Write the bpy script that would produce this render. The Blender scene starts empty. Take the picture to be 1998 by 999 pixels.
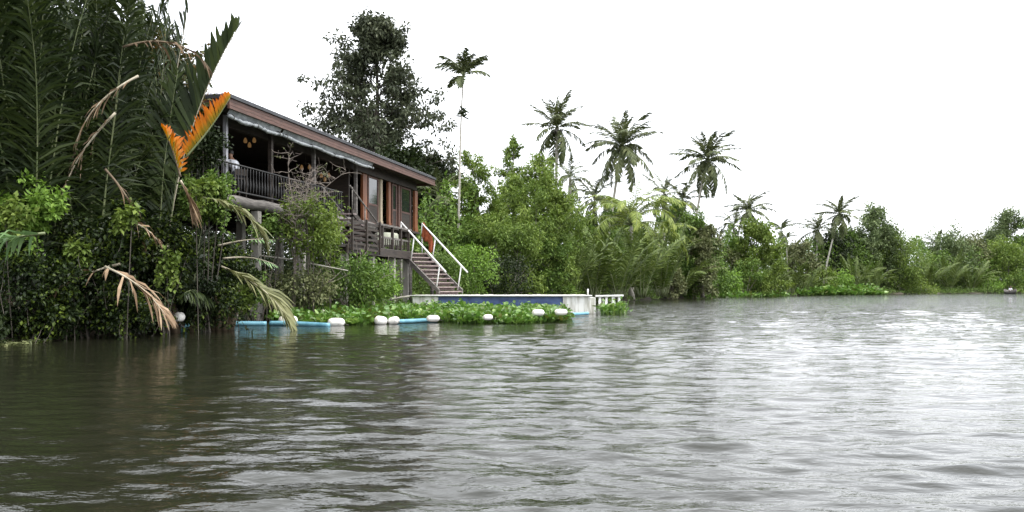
import bpy, math, random
import numpy as np
from mathutils import Vector

sc = bpy.context.scene
col = sc.collection
R = math.radians
F, YH, CX, CAMZ = 1700.0, 560.0, 999.0, 1.1      # focal length in photo pixels, horizon row, centre column, eye height

# ------------------------------------------------------------------ camera, sky, sun, exposure
cam = bpy.data.objects.new('camera', bpy.data.cameras.new('camera'))
col.objects.link(cam)
cam.location = (0, 0, CAMZ)
cam.rotation_euler = (R(90), 0, 0)
cam.data.sensor_width = 36
cam.data.lens = 36 * F / 1998
cam.data.shift_y = (YH - 499.5) / 1998
cam.data.clip_end = 6000
sc.camera = cam

SUN_EL, SUN_AZ = 62, 118           # degrees; azimuth from +Y towards +X
world = bpy.data.worlds.new('World')
sc.world = world
world.use_nodes = True
nt = world.node_tree
nt.nodes.clear()
w_out = nt.nodes.new('ShaderNodeOutputWorld')
sky = nt.nodes.new('ShaderNodeTexSky')
sky.sky_type = 'NISHITA'
sky.sun_disc = False
sky.sun_elevation = R(SUN_EL)
sky.sun_rotation = R(SUN_AZ)
sky.dust_density = 4
hs = nt.nodes.new('ShaderNodeHueSaturation')
hs.inputs['Saturation'].default_value = 0.25
nt.links.new(sky.outputs[0], hs.inputs['Color'])
bg = nt.nodes.new('ShaderNodeBackground')
bg.inputs[1].default_value = 0.05
nt.links.new(hs.outputs[0], bg.inputs[0])
# the overcast sheet over it: a bright white cloud layer with soft thicker and thinner places
tc = nt.nodes.new('ShaderNodeTexCoord')
mp = nt.nodes.new('ShaderNodeMapping')
mp.inputs['Scale'].default_value = (1.2, 1.2, 3.5)
nz = nt.nodes.new('ShaderNodeTexNoise')
nz.inputs['Scale'].default_value = 1.7
nz.inputs['Detail'].default_value = 5
cr = nt.nodes.new('ShaderNodeValToRGB')
cr.color_ramp.elements[0].position = 0.3
cr.color_ramp.elements[0].color = (0.83, 0.865, 0.93, 1)
cr.color_ramp.elements[1].position = 0.7
cr.color_ramp.elements[1].color = (0.97, 0.985, 1.0, 1)
bg2 = nt.nodes.new('ShaderNodeBackground')
bg2.inputs[1].default_value = 1.06
nt.links.new(tc.outputs['Generated'], mp.inputs[0])
nt.links.new(mp.outputs[0], nz.inputs['Vector'])
nt.links.new(nz.outputs['Fac'], cr.inputs[0])
nt.links.new(cr.outputs[0], bg2.inputs[0])
add = nt.nodes.new('ShaderNodeAddShader')
nt.links.new(bg.outputs[0], add.inputs[0])
nt.links.new(bg2.outputs[0], add.inputs[1])
nt.links.new(add.outputs[0], w_out.inputs[0])

sl = bpy.data.lights.new('sun', 'SUN')
sl.energy = 1.7
sl.angle = R(16)
sl.color = (1.0, 0.97, 0.92)
so = bpy.data.objects.new('sun', sl)
col.objects.link(so)
sd = Vector((math.sin(R(SUN_AZ)) * math.cos(R(SUN_EL)), math.cos(R(SUN_AZ)) * math.cos(R(SUN_EL)), math.sin(R(SUN_EL))))
so.rotation_euler = sd.to_track_quat('Z', 'Y').to_euler()

vs = sc.view_settings
vs.view_transform = 'Standard'
vs.look = 'None'
vs.exposure = 1.05
vs.gamma = 1
vs.use_curve_mapping = False
sc.cycles.max_bounces = 6
sc.cycles.diffuse_bounces = 2
sc.cycles.glossy_bounces = 3
sc.cycles.transmission_bounces = 4
sc.cycles.sample_clamp_indirect = 4

# ------------------------------------------------------------------ materials
MATS = {}


def principled(name, color, rough=0.6, metal=0.0, spec=None):
    m = bpy.data.materials.new(name)
    m.use_nodes = True
    b = m.node_tree.nodes['Principled BSDF']
    b.inputs['Base Color'].default_value = (*color, 1)
    b.inputs['Roughness'].default_value = rough
    b.inputs['Metallic'].default_value = metal
    if spec is not None:
        b.inputs['Specular IOR Level'].default_value = spec
    MATS[name] = m
    return m, m.node_tree, b


def surf(name, c1, c2, scale=4.0, rough=0.7, stretch=(1, 1, 1), bump=0.0, metal=0.0, detail=6, lo=0.35, hi=0.65, spec=None):
    """a weathered surface: two colours mixed by stretched noise, with a little bump"""
    m, t, b = principled(name, c1, rough, metal, spec)
    tc = t.nodes.new('ShaderNodeTexCoord')
    mp = t.nodes.new('ShaderNodeMapping')
    mp.inputs['Scale'].default_value = stretch
    n = t.nodes.new('ShaderNodeTexNoise')
    n.inputs['Scale'].default_value = scale
    n.inputs['Detail'].default_value = detail
    r = t.nodes.new('ShaderNodeValToRGB')
    r.color_ramp.elements[0].position, r.color_ramp.elements[1].position = lo, hi
    r.color_ramp.elements[0].color, r.color_ramp.elements[1].color = (*c1, 1), (*c2, 1)
    t.links.new(tc.outputs['Object'], mp.inputs[0])
    t.links.new(mp.outputs[0], n.inputs['Vector'])
    t.links.new(n.outputs['Fac'], r.inputs[0])
    t.links.new(r.outputs[0], b.inputs['Base Color'])
    if bump:
        bp = t.nodes.new('ShaderNodeBump')
        bp.inputs['Distance'].default_value = bump
        t.links.new(n.outputs['Fac'], bp.inputs['Height'])
        t.links.new(bp.outputs[0], b.inputs['Normal'])
    return m


def leafmat(name, cols, rough=0.55, transl=0.25, patch=0.8, spec=0.22, along=None):
    """leaf colour differs leaf by leaf (random per island) and by soft patches of older and younger growth"""
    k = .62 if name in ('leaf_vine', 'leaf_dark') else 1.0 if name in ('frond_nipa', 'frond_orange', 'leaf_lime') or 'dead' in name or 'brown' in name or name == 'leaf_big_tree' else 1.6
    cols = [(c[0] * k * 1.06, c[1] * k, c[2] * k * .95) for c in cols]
    m, t, b = principled(name, cols[0], rough, 0, spec)
    g = t.nodes.new('ShaderNodeNewGeometry')
    tc = t.nodes.new('ShaderNodeTexCoord')
    n = t.nodes.new('ShaderNodeTexNoise')
    n.inputs['Scale'].default_value = patch
    n.inputs['Detail'].default_value = 3
    t.links.new(tc.outputs['Object'], n.inputs['Vector'])
    mx = t.nodes.new('ShaderNodeMath')
    mx.operation = 'MULTIPLY_ADD'
    mx.inputs[1].default_value = 1.5
    mx.inputs[2].default_value = -0.6
    t.links.new(n.outputs['Fac'], mx.inputs[0])
    ad = t.nodes.new('ShaderNodeMath')
    ad.operation = 'MULTIPLY_ADD'
    ad.inputs[1].default_value = 0.7
    t.links.new(g.outputs['Random Per Island'], ad.inputs[0])
    t.links.new(mx.outputs[0], ad.inputs[2])
    r = t.nodes.new('ShaderNodeValToRGB')
    e = r.color_ramp.elements
    while len(e) < len(cols):
        e.new(0.5)
    for i, c in enumerate(cols):
        e[i].position = 0.05 + 0.9 * i / max(1, len(cols) - 1)
        e[i].color = (*c, 1)
    t.links.new(ad.outputs[0], r.inputs[0])
    out_col = r.outputs[0]
    if along:
        at = t.nodes.new('ShaderNodeAttribute')
        at.attribute_name = 'along'
        rr = t.nodes.new('ShaderNodeValToRGB')
        ee = rr.color_ramp.elements
        while len(ee) < len(along):
            ee.new(0.5)
        for i, (p, c) in enumerate(along):
            ee[i].position = p
            ee[i].color = (*c, 1)
        t.links.new(at.outputs['Fac'], rr.inputs[0])
        mixn = t.nodes.new('ShaderNodeMix')
        mixn.data_type = 'RGBA'
        mixn.inputs[0].default_value = 0.8
        t.links.new(out_col, mixn.inputs[6])
        t.links.new(rr.outputs[0], mixn.inputs[7])
        out_col = mixn.outputs[2]
    t.links.new(out_col, b.inputs['Base Color'])
    if transl:
        tr = t.nodes.new('ShaderNodeBsdfTranslucent')
        hsv = t.nodes.new('ShaderNodeHueSaturation')
        hsv.inputs['Value'].default_value = 1.3
        hsv.inputs['Saturation'].default_value = 1.1
        t.links.new(out_col, hsv.inputs['Color'])
        t.links.new(hsv.outputs[0], tr.inputs[0])
        ms = t.nodes.new('ShaderNodeMixShader')
        ms.inputs[0].default_value = transl
        o = t.nodes['Material Output']
        t.links.new(b.outputs[0], ms.inputs[1])
        t.links.new(tr.outputs[0], ms.inputs[2])
        t.links.new(ms.outputs[0], o.inputs[0])
    return m


# foliage
leafmat('leaf_big_tree', [(.030, .040, .024), (.056, .072, .042), (.088, .105, .062)], rough=.45, transl=.15, patch=.5)
leafmat('leaf_dark', [(.014, .026, .008), (.026, .046, .013), (.050, .078, .022)], rough=.5, transl=.15)
leafmat('leaf_mid', [(.030, .058, .012), (.055, .098, .020), (.090, .140, .030)], transl=.2)
leafmat('leaf_mangrove', [(.040, .070, .014), (.075, .118, .024), (.120, .165, .040)], transl=.25, patch=.4)
leafmat('leaf_bright', [(.050, .095, .018), (.090, .160, .030), (.140, .230, .045)], transl=.25)
leafmat('leaf_lime', [(.060, .100, .020), (.110, .170, .035), (.190, .260, .060)], transl=.28)
leafmat('leaf_vine', [(.012, .022, .008), (.018, .034, .010), (.036, .066, .015), (.17, .25, .035)], rough=.42, transl=.18, patch=1.1)  # near-black stops paint shaded gaps, the bright stop paints lit patches
leafmat('leaf_olive', [(.045, .060, .024), (.075, .090, .040), (.110, .120, .060)], transl=.15)
leafmat('leaf_rust', [(.022, .032, .010), (.045, .045, .014), (.12, .055, .016)], transl=.2, patch=.6)
leafmat('leaf_distant', [(.042, .066, .028), (.066, .096, .040), (.094, .124, .054)], transl=.15, patch=.3)
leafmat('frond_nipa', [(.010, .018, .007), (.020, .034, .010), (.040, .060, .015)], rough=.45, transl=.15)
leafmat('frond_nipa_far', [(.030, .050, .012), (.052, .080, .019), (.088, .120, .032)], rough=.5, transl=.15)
leafmat('frond_coconut', [(.030, .042, .018), (.050, .066, .028), (.085, .100, .045)], rough=.45, transl=.15)
leafmat('frond_yellow', [(.075, .110, .025), (.115, .155, .035), (.17, .205, .055)], rough=.45, transl=.2)
leafmat('frond_pale', [(.060, .110, .045), (.10, .17, .075), (.16, .24, .12)], rough=.4, transl=.2)
leafmat('frond_olive', [(.060, .070, .030), (.095, .105, .048), (.13, .14, .07)], rough=.5, transl=.2)
leafmat('frond_dead', [(.11, .075, .045), (.22, .16, .105), (.36, .28, .20)], rough=.8, transl=.1, patch=2)
leafmat('frond_brown', [(.060, .042, .026), (.11, .078, .048), (.20, .145, .095)], rough=.8, transl=.1, patch=2)
leafmat('frond_orange', [(.22, .16, .010), (.60, .20, .010), (.30, .10, .012)], rough=.5, transl=.3,
        along=[(0.0, (.09, .12, .015)), (.25, (.20, .18, .015)), (.5, (.56, .19, .012)), (.85, (.50, .12, .012)), (1.0, (.24, .09, .02))])
leafmat('hyacinth', [(.060, .075, .018), (.042, .092, .018), (.062, .130, .025), (.088, .160, .034), (.15, .22, .065)], rough=.35, transl=.25, patch=.9, spec=.5)
leafmat('undergrowth', [(.030, .052, .016), (.060, .100, .026), (.105, .165, .042)], transl=.2, patch=.25)
surf('bark_grey', (.10, .09, .075), (.22, .20, .17), 5, .9, (1, 1, .35), .02)
surf('bark_dark', (.045, .038, .030), (.09, .078, .062), 5, .9, (1, 1, .35), .02)
surf('bark_pale', (.26, .24, .20), (.42, .40, .35), 4, .85, (1, 1, 3), .01)
surf('twig_grey', (.16, .13, .11), (.27, .23, .20), 8, .9)
surf('rachis_green', (.10, .13, .05), (.17, .19, .09), 3, .5)
surf('rachis_pale', (.27, .24, .17), (.42, .38, .29), 3, .7)
surf('rachis_brown', (.09, .065, .04), (.17, .125, .08), 3, .8)
# built things
surf('wood_dark', (.018, .013, .010), (.040, .028, .020), 3, .7, (1, 1, 6), .004)
surf('wood_red', (.070, .034, .024), (.120, .058, .042), 2.5, .62, (1, 1, 8), .004)
surf('wood_orange', (.13, .045, .018), (.25, .090, .034), 3, .5, (6, 6, .6), .003)
surf('wood_pale', (.30, .24, .16), (.42, .35, .25), 3, .6, (6, 6, .6), .003)
surf('wood_grey', (.075, .068, .062), (.165, .150, .137), 3, .85, (1, 1, 6), .006)
surf('wood_tread', (.20, .155, .150), (.34, .27, .26), 4, .8, (1, 3, 3), .004)
surf('roof_metal', (.30, .30, .32), (.46, .46, .49), 2, .45, (1, 1, 1), 0, .3)
surf('roof_trim', (.020, .022, .026), (.045, .047, .052), 3, .6)
surf('tarp_grey', (.15, .165, .175), (.33, .35, .36), 5, .55, (1, 1, 1), .01)
surf('steel_grey', (.24, .24, .26), (.36, .36, .38), 6, .5, metal=.2)
surf('iron_black', (.010, .010, .011), (.022, .021, .020), 9, .55)
surf('concrete', (.20, .19, .17), (.34, .32, .29), 3, .9, (1, 1, .5), .006)
surf('white_paint', (.62, .63, .62), (.80, .80, .79), 5, .5, lo=.25, hi=.5)
surf('pontoon_white', (.34, .33, .27), (.74, .74, .71), 4, .65, (1.6, 1.6, .25), .003, lo=.30, hi=.55)
surf('pontoon_blue', (.024, .046, .15), (.070, .12, .27), 2.5, .5, (1, 1, 2), .004)
surf('pontoon_top', (.36, .33, .28), (.62, .60, .55), 4, .8)
surf('float_white', (.36, .32, .24), (.80, .78, .73), 5, .65, (1, 1, 1), .01, lo=.30, hi=.52)
surf('pipe_blue', (.075, .21, .28), (.15, .34, .42), 4, .4, lo=.3, hi=.6)
surf('rope_dark', (.03, .03, .025), (.07, .065, .05), 20, .9)
surf('cloth_white', (.72, .74, .80), (.80, .81, .85), 8, .9)
surf('cloth_dark', (.02, .022, .03), (.04, .04, .05), 8, .9)
surf('cloth_orange', (.26, .06, .02), (.38, .10, .035), 6, .8)
surf('cloth_sage', (.25, .27, .21), (.38, .39, .31), 5, .85)
surf('hair_black', (.008, .007, .006), (.016, .013, .011), 30, .5)
surf('skin_brown', (.28, .15, .095), (.34, .19, .12), 12, .5)
surf('ground', (.030, .024, .016), (.070, .058, .036), 1.5, .95, bump=.03)
gm, gt, gb = principled('glass_dark', (.015, .020, .022), .06)
gb.inputs['Specular IOR Level'].default_value = .7
lm, lt, lb = principled('lamp_shade', (.17, .11, .055), .6)
lb.inputs['Emission Color'].default_value = (1.0, .55, .20, 1)
lb.inputs['Emission Strength'].default_value = .06


# ------------------------------------------------------------------ mesh building
class MB:
    """collects pieces and links them as ONE mesh object"""

    def __init__(s):
        s.V, s.F, s.A, s.n = [], [], [], 0     # vertex arrays, (faces, material, smooth), 'along' values

    def add(s, V, F, mat=0, smooth=False, along=None):
        V = np.asarray(V, dtype=np.float32).reshape(-1, 3)
        if not isinstance(F, list):
            F = [F]
        for f in F:
            f = np.asarray(f, dtype=np.int32)
            if len(f):
                s.F.append((f + s.n, mat, smooth))
        s.V.append(V)
        s.A.append(np.zeros(len(V), np.float32) if along is None else np.asarray(along, np.float32))
        s.n += len(V)
        return s

    def box(s, lo, hi, mat=0, axes=None, origin=None):
        (x0, y0, z0), (x1, y1, z1) = lo, hi
        V = np.array([(x0, y0, z0), (x1, y0, z0), (x1, y1, z0), (x0, y1, z0), (x0, y0, z1), (x1, y0, z1), (x1, y1, z1), (x0, y1, z1)], float)
        if axes is not None:
            V = V @ np.array(axes, float) + np.array(origin, float)
        F = np.array([(0, 3, 2, 1), (4, 5, 6, 7), (0, 1, 5, 4), (1, 2, 6, 5), (2, 3, 7, 6), (3, 0, 4, 7)])
        return s.add(V, F, mat)

    def tube(s, P, rad, k=8, mat=0, smooth=True, cap=True):
        P = np.asarray(P, float)
        n = len(P)
        rad = np.broadcast_to(np.asarray(rad, float), (n,))
        T = np.gradient(P, axis=0)
        T /= np.linalg.norm(T, axis=1, keepdims=True) + 1e-9
        ref = np.array([0, 0, 1.0]) if abs(T[0][2]) < .9 else np.array([1.0, 0, 0])
        V = []
        a = np.arange(k) * 2 * math.pi / k
        for i in range(n):
            u = np.cross(T[i], ref)
            u /= np.linalg.norm(u) + 1e-9
            v = np.cross(u, T[i])
            ref = v if abs(np.dot(v, T[i])) < .9 else ref
            V.append(P[i] + rad[i] * (np.cos(a)[:, None] * u + np.sin(a)[:, None] * v))
        V = np.concatenate(V)
        F = []
        for i in range(n - 1):
            for j in range(k):
                j2 = (j + 1) % k
                F.append((i * k + j, i * k + j2, (i + 1) * k + j2, (i + 1) * k + j))
        Fs = [np.array(F)]
        if cap:
            m = len(V)
            V = np.concatenate([V, P[:1], P[-1:]])
            Fs.append(np.array([(m, (j + 1) % k, j) for j in range(k)] + [(m + 1, (n - 1) * k + j, (n - 1) * k + (j + 1) % k) for j in range(k)]))
        return s.add(V, Fs, mat, smooth)

    def build(s, name, mats, parent=None):
        me = bpy.data.meshes.new(name)
        V = np.concatenate(s.V)
        me.vertices.add(len(V))
        me.vertices.foreach_set('co', V.ravel())
        nl = sum(f.size for f, _, _ in s.F)
        nf = sum(len(f) for f, _, _ in s.F)
        me.loops.add(nl)
        me.polygons.add(nf)
        me.loops.foreach_set('vertex_index', np.concatenate([f.ravel() for f, _, _ in s.F]).astype(np.int32))
        tot = np.concatenate([np.full(len(f), f.shape[1], np.int32) for f, _, _ in s.F])
        st = np.concatenate([[0], np.cumsum(tot)[:-1]]).astype(np.int32)
        me.polygons.foreach_set('loop_start', st)
        me.polygons.foreach_set('material_index', np.concatenate([np.full(len(f), m, np.int32) for f, m, _ in s.F]))
        me.polygons.foreach_set('use_smooth', np.concatenate([np.full(len(f), sm, bool) for f, _, sm in s.F]))
        al = np.concatenate(s.A)
        if al.any():
            at = me.attributes.new('along', 'FLOAT', 'POINT')
            at.data.foreach_set('value', al)
        me.update(calc_edges=True)
        me.validate()
        for m in ([mats] if isinstance(mats, str) else mats):
            me.materials.append(MATS[m])
        o = bpy.data.objects.new(name, me)
        col.objects.link(o)
        if parent is not None:
            o.parent = parent
        return o


def tag(o, label, cat, group=None):
    o['label'] = label
    o['category'] = cat
    if group:
        o['group'] = group
    return o


def thing(name, label, cat, loc=(0, 0, 0), rz=0.0, group=None):
    o = bpy.data.objects.new(name, None)
    o.empty_display_size = .3
    col.objects.link(o)
    o.location = loc
    o.rotation_euler = (0, 0, rz)
    return tag(o, label, cat, group)


def dup(root, loc, rz=0.0, scale=1.0, label=None):
    """a copy of a thing with copies of its parts"""
    r = root.copy()
    col.objects.link(r)
    r.location = loc
    r.rotation_euler = (0, 0, rz)
    r.scale = (scale,) * 3 if not isinstance(scale, tuple) else scale
    if label:
        r['label'] = label
    for ch in list(root.children):
        c = ch.copy()
        col.objects.link(c)
        c.parent = r
    return r


def at(px, d, z=0.0):
    return Vector(((px - CX) / F * d, d, z))


def zy(y, d):
    return CAMZ + (YH - y) * d / F


def unit(v):
    return v / (np.linalg.norm(v, axis=-1, keepdims=True) + 1e-9)


# ------------------------------------------------------------------ leaves and plants
def leaves(mb, C, D, l, w, rng, fold=.12, flat=1.0, mat=0):
    """folded diamond leaves at C pointing along D, blades turned mostly to the sky"""
    n = len(C)
    D = unit(D)
    up = np.array([0, 0, 1.0]) * flat + rng.normal(0, .55, (n, 3))
    S = unit(np.cross(D, up))
    N = np.cross(S, D)
    ll = l * rng.uniform(.65, 1.25, (n, 1))
    ww = w * rng.uniform(.7, 1.2, (n, 1))
    mid = C + D * ll * .45
    V = np.stack([C, mid + S * ww * .5 + N * ww * fold, C + D * ll - N * ll * .06, mid - S * ww * .5 + N * ww * fold], 1).reshape(-1, 3)
    b = np.arange(n)[:, None] * 4
    Fc = np.concatenate([b + np.array([[0, 1, 2]]), b + np.array([[0, 2, 3]])])
    mb.add(V, Fc, mat)


def clump_leaves(mb, centers, radii, n, l, w, rng, droop=.35, squash=.8, mat=0):
    centers = np.asarray(centers, float)
    m = len(centers)
    idx = rng.integers(0, m, n)
    U = unit(rng.normal(0, 1, (n, 3)))
    rr = np.asarray(radii, float)[idx][:, None] * rng.uniform(.1, 1, (n, 1)) ** .5
    C = centers[idx] + U * rr * np.array([1, 1, squash])
    D = U * .8 + rng.normal(0, .6, (n, 3)) + np.array([0, 0, -droop])
    leaves(mb, C, D, l, w, rng, mat=mat)


def curve(p0, d, L, n, rng, wob=.08, lift=0.0):
    P = [np.array(p0, float)]
    d = np.array(d, float)
    for i in range(n):
        d = d + rng.normal(0, wob, 3) + np.array([0, 0, lift])
        d /= np.linalg.norm(d)
        P.append(P[-1] + d * L / n)
    return np.array(P)


def tree(name, loc, H, W, profile, leaf, label, cat='tree', lsize=(.3, .15), nleaf=16000, limbs=26, base=.25, rc=.07, seed=1, bark='bark_grey',
         lean=(0, 0), trunk_r=None, subs=5, sub_len=.42, elev=(5, 55), group=None, droop=.35, multi=1, squash=.8):
    """a tapered trunk with limbs and branches; leaf clumps sit along the branches. profile: half-width (share of W/2) from crown base to top"""
    rng = np.random.default_rng(seed)
    root = thing(name, label, cat, loc, rng.uniform(0, .01), group)
    tm, cm = MB(), MB()
    cents, rads = [], []
    px = np.linspace(0, 1, len(profile))
    for s in range(multi):
        off = np.array([0, 0, 0.0]) if multi == 1 else np.append(rng.normal(0, W * .10, 2), 0)
        Hs = H * (1 if s == 0 else rng.uniform(.7, .92))
        d0 = np.array([lean[0], lean[1], 1.0]) + (off / H * 1.3 if multi > 1 else 0)
        T = curve(off * .4 + np.array([0, 0, -.3]), d0, Hs * .91, 12, rng, .045)
        r0 = trunk_r or H * .018
        rad = r0 * np.linspace(1, .12, 13) ** .9
        rad[0] *= 1.35
        tm.tube(T, rad, 9)
        for i in range(limbs // multi):
            f = base + (1 - base) * ((i + rng.uniform(0, 1)) / (limbs // multi))
            fc = (f - base) / (1 - base)
            k = min(f * 12, 11.99)
            p = T[int(k)] * (1 - k % 1) + T[int(k) + 1] * (k % 1)
            Lb = np.interp(fc, px, profile) * W / 2 * rng.uniform(.72, 1.12)
            az = i * 2.4 + rng.uniform(-.6, .6)
            e = R(elev[0] + (elev[1] - elev[0]) * fc + rng.uniform(-12, 12))
            dv = np.array([math.cos(az) * math.cos(e), math.sin(az) * math.cos(e), math.sin(e)])
            B = curve(p, dv, Lb, 6, rng, .10, .03)
            br = max(r0 * .34 * (1 - .75 * f), .012 * H / 8)
            tm.tube(B, br * np.linspace(1, .25, 7), 5, cap=False)
            for j in range(subs):
                q = B[min(6, 2 + int(j * 5 / subs))]
                dd = dv + rng.normal(0, .75, 3)
                dd[2] += .12
                dd /= np.linalg.norm(dd)
                Sb = curve(q, dd, Lb * sub_len * rng.uniform(.5, 1.1) + .25, 4, rng, .12)
                tm.tube(Sb, br * .4 * np.linspace(1, .3, 5), 4, cap=False)
                for c in (Sb[2], Sb[4]):
                    cents.append(c)
                    rads.append(rc * W * rng.uniform(.6, 1.3))
            cents.append(B[-1])
            rads.append(rc * W)
        cents.append(T[-1])
        rads.append(rc * W)
    clump_leaves(cm, cents, rads, nleaf, lsize[0], lsize[1], rng, droop, squash)
    tm.build('trunk', bark, root)
    cm.build('crown', leaf, root)
    return root


def bush(name, loc, W, zb, zt, leaf, label, cat='shrub', lsize=(.14, .08), nleaf=2500, nclump=40, seed=1, bark='twig_grey', deep=.8, rc=.16,
         group=None, stems=9, droop=.35, twigs=0, spill=0.0):
    """stems fanning from the ground to leaf clumps that fill an uneven dome between zb and zt"""
    rng = np.random.default_rng(seed)
    root = thing(name, label, cat, loc, 0, group)
    sm, fm = MB(), MB()
    U = unit(rng.normal(0, 1, (nclump, 3)))
    U[:, 1] *= deep
    rr = rng.uniform(.35, 1.0, (nclump, 1)) ** .6 * rng.uniform(.8, 1.12, (nclump, 1))
    hz = (zt - zb) / 2
    C = U * rr * np.array([W / 2 * .86, W / 2 * .86, hz * .9]) + np.array([0, 0, zb + hz])
    rad = rc * W * rng.uniform(.6, 1.35, nclump)
    for i in rng.choice(nclump, min(stems, nclump), replace=False):
        b = np.array([rng.normal(0, W * .06), rng.normal(0, W * .06), -.3])
        m = (b + C[i]) / 2 + np.array([0, 0, .12 * (zt - zb)]) + rng.normal(0, .05 * W, 3)
        t = np.linspace(0, 1, 7)[:, None]
        P = b * (1 - t) ** 2 + 2 * m * t * (1 - t) + C[i] * t ** 2
        sm.tube(P, W * .010 * np.linspace(1, .3, 7) + .006, 5, cap=False)
    for i in range(twigs):                                   # bare shoots poking out
        c = C[rng.integers(nclump)]
        P = curve(c, unit(c - np.array([0, 0, zb]) + rng.normal(0, .4, 3) + np.array([0, 0, .5])), W * .3, 4, rng, .15)
        sm.tube(P, np.linspace(.012, .004, 5), 4, cap=False)
    clump_leaves(fm, C, rad, nleaf, lsize[0], lsize[1], rng, droop)
    if spill:                                               # trailing strands of leaves
        for i in range(int(14 * spill)):
            c = C[rng.integers(nclump)]
            P = curve(c, [rng.normal(0, .35), -.5 + rng.normal(0, .3), -1], hz * rng.uniform(.7, 1.5), 10, rng, .12, -.05)
            sm.tube(P, .006, 4, cap=False)
            Q = np.repeat(P, 4, 0) + rng.normal(0, .05, (len(P) * 4, 3))
            leaves(fm, Q, rng.normal(0, .6, Q.shape) + np.array([0, -.4, -.5]), lsize[0] * .9, lsize[1] * .9, rng)
    sm.build('stem', bark, root)
    fm.build('foliage', leaf, root)
    return root


def frond_mesh(mb, L, e0, e1, nl, ll, lw, rng, fwd=55, droop=.3, vee=15, start=.2, r0=.03, roll=0, bend=1.3, keep=1.0, o=(0, 0, 0), az=0.0, k=5, side=0.0, tw=.25,
               jit=.08):
    """one palm leaf: a bending midrib (material 1) and two combs of leaflets (material 0); stands at o, leaning towards az"""
    n = 14
    t = np.linspace(0, 1, n)
    e = np.radians(e0 + (e1 - e0) * t ** bend)
    wob = np.cumsum(rng.normal(0, .02, n)) + side * t ** 2
    T = np.stack([np.cos(e), wob, np.sin(e)], 1)
    T = unit(T)
    P = np.concatenate([[np.zeros(3)], np.cumsum(T[:-1] * L / (n - 1), 0)])
    sub = MB()
    sub.tube(P, r0 * (1 - t * .85), k, 1)
    tt = np.repeat(start + (1 - start) * np.linspace(0, 1, nl) ** .95, 2)
    sg = np.tile([1.0, -1.0], nl)
    m = rng.random(2 * nl) < keep
    tt, sg = tt[m] + rng.normal(0, .004, m.sum()), sg[m]
    tt = np.clip(tt, start, 1)
    Pi = np.stack([np.interp(tt, t, P[:, j]) for j in range(3)], 1)
    Ti = unit(np.stack([np.interp(tt, t, T[:, j]) for j in range(3)], 1))
    S = np.tile([0, 1.0, 0], (len(tt), 1))
    N = np.cross(Ti, -S)
    N *= np.sign(N[:, 2:3] + 1e-6) if e1 > 0 else 1
    cr, sr = math.cos(R(roll)), math.sin(R(roll))
    S2, N2 = S * cr + N * sr, N * cr - S * sr
    u = (tt - start) / (1 - start)
    prof = np.clip(np.minimum(.55 + 1.6 * u, 1.0) * np.clip(1.15 - .8 * u ** 2.2, .25, 1), .2, 1)
    lens = ll * prof * rng.uniform(.82, 1.12, len(tt))
    fa = np.radians(fwd - 18 * u + rng.normal(0, 5, len(tt)))[:, None]
    va = np.radians(vee + rng.normal(0, 6, len(tt)))[:, None]
    D = Ti * np.cos(fa) + (S2 * sg[:, None] * np.cos(va) + N2 * np.sin(va)) * np.sin(fa)
    D = unit(D + rng.normal(0, jit, D.shape))
    W = Ti - D * (Ti * D).sum(1, keepdims=True)
    W = unit(unit(W) + rng.normal(0, tw, W.shape))
    l1 = lens[:, None]
    g = np.array([0, 0, -1.0])
    dr = droop * rng.uniform(.6, 1.4, (len(tt), 1))
    hw = lw * .5
    p0, p1 = Pi, Pi + D * l1 * .5 + g * dr * l1 * .18
    p2 = p1 + unit(D + g * dr * 1.3) * l1 * .5
    pm = (p1 + p2) * .5 + (-g) * dr * l1 * .03
    V = np.stack([p0 + W * hw * .5, p0 - W * hw * .5, p1 + W * hw, p1 - W * hw, pm + W * hw * .75, pm - W * hw * .75, p2], 1).reshape(-1, 3)
    b = np.arange(len(tt))[:, None] * 7
    q = np.concatenate([b + np.array([[0, 1, 3, 2]]), b + np.array([[2, 3, 5, 4]])])
    tr = b + np.array([[4, 5, 6]])
    al = np.tile([0.02, 0.02, .5, .5, .75, .75, 1.0], len(tt))
    sub.add(V, [q, tr], 0, False, al)
    ca, sa = math.cos(R(az)), math.sin(R(az))
    M = np.array([[ca, sa, 0], [-sa, ca, 0], [0, 0, 1]])
    base = mb.n
    for v, a in zip(sub.V, sub.A):
        mb.V.append((v @ M + np.array(o)).astype(np.float32))
        mb.A.append(a)
    for f, mm, smth in sub.F:
        mb.F.append((f + base, mm, smth))
    mb.n += sub.n
    return mb

# ------------------------------------------------------------------ the river and the land
# the water's edge, as seen round the compass from the boat: (bearing from +Y towards +X in degrees, metres)
BANK = [(-180, 90), (-140, 40), (-110, 13), (-90, 11.5), (-70, 12.5), (-55, 14.5), (-42, 17), (-34, 19.2), (-30.4, 20.2), (-26.5, 21.2), (-22.5, 23.6),
        (-19, 27.0), (-17, 29.0), (-14.5, 31), (-10, 35.5), (-6.7, 40), (-3.4, 44), (0, 49), (3.4, 57), (6.7, 66), (10, 81), (13.3, 97), (16.4, 113),
        (19.5, 129), (22.4, 141), (25.2, 155), (28, 170), (31, 188), (38, 225), (50, 270), (75, 330), (110, 330), (140, 200), (180, 90)]
BA, BR = np.array([b[0] for b in BANK], float), np.array([b[1] for b in BANK], float)
rw = np.random.default_rng(5)


def bank_r(deg):
    return np.interp(deg, BA, BR) + .5 * np.sin(deg * 1.9) + .3 * np.sin(deg * 5.3 + 1)


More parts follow.
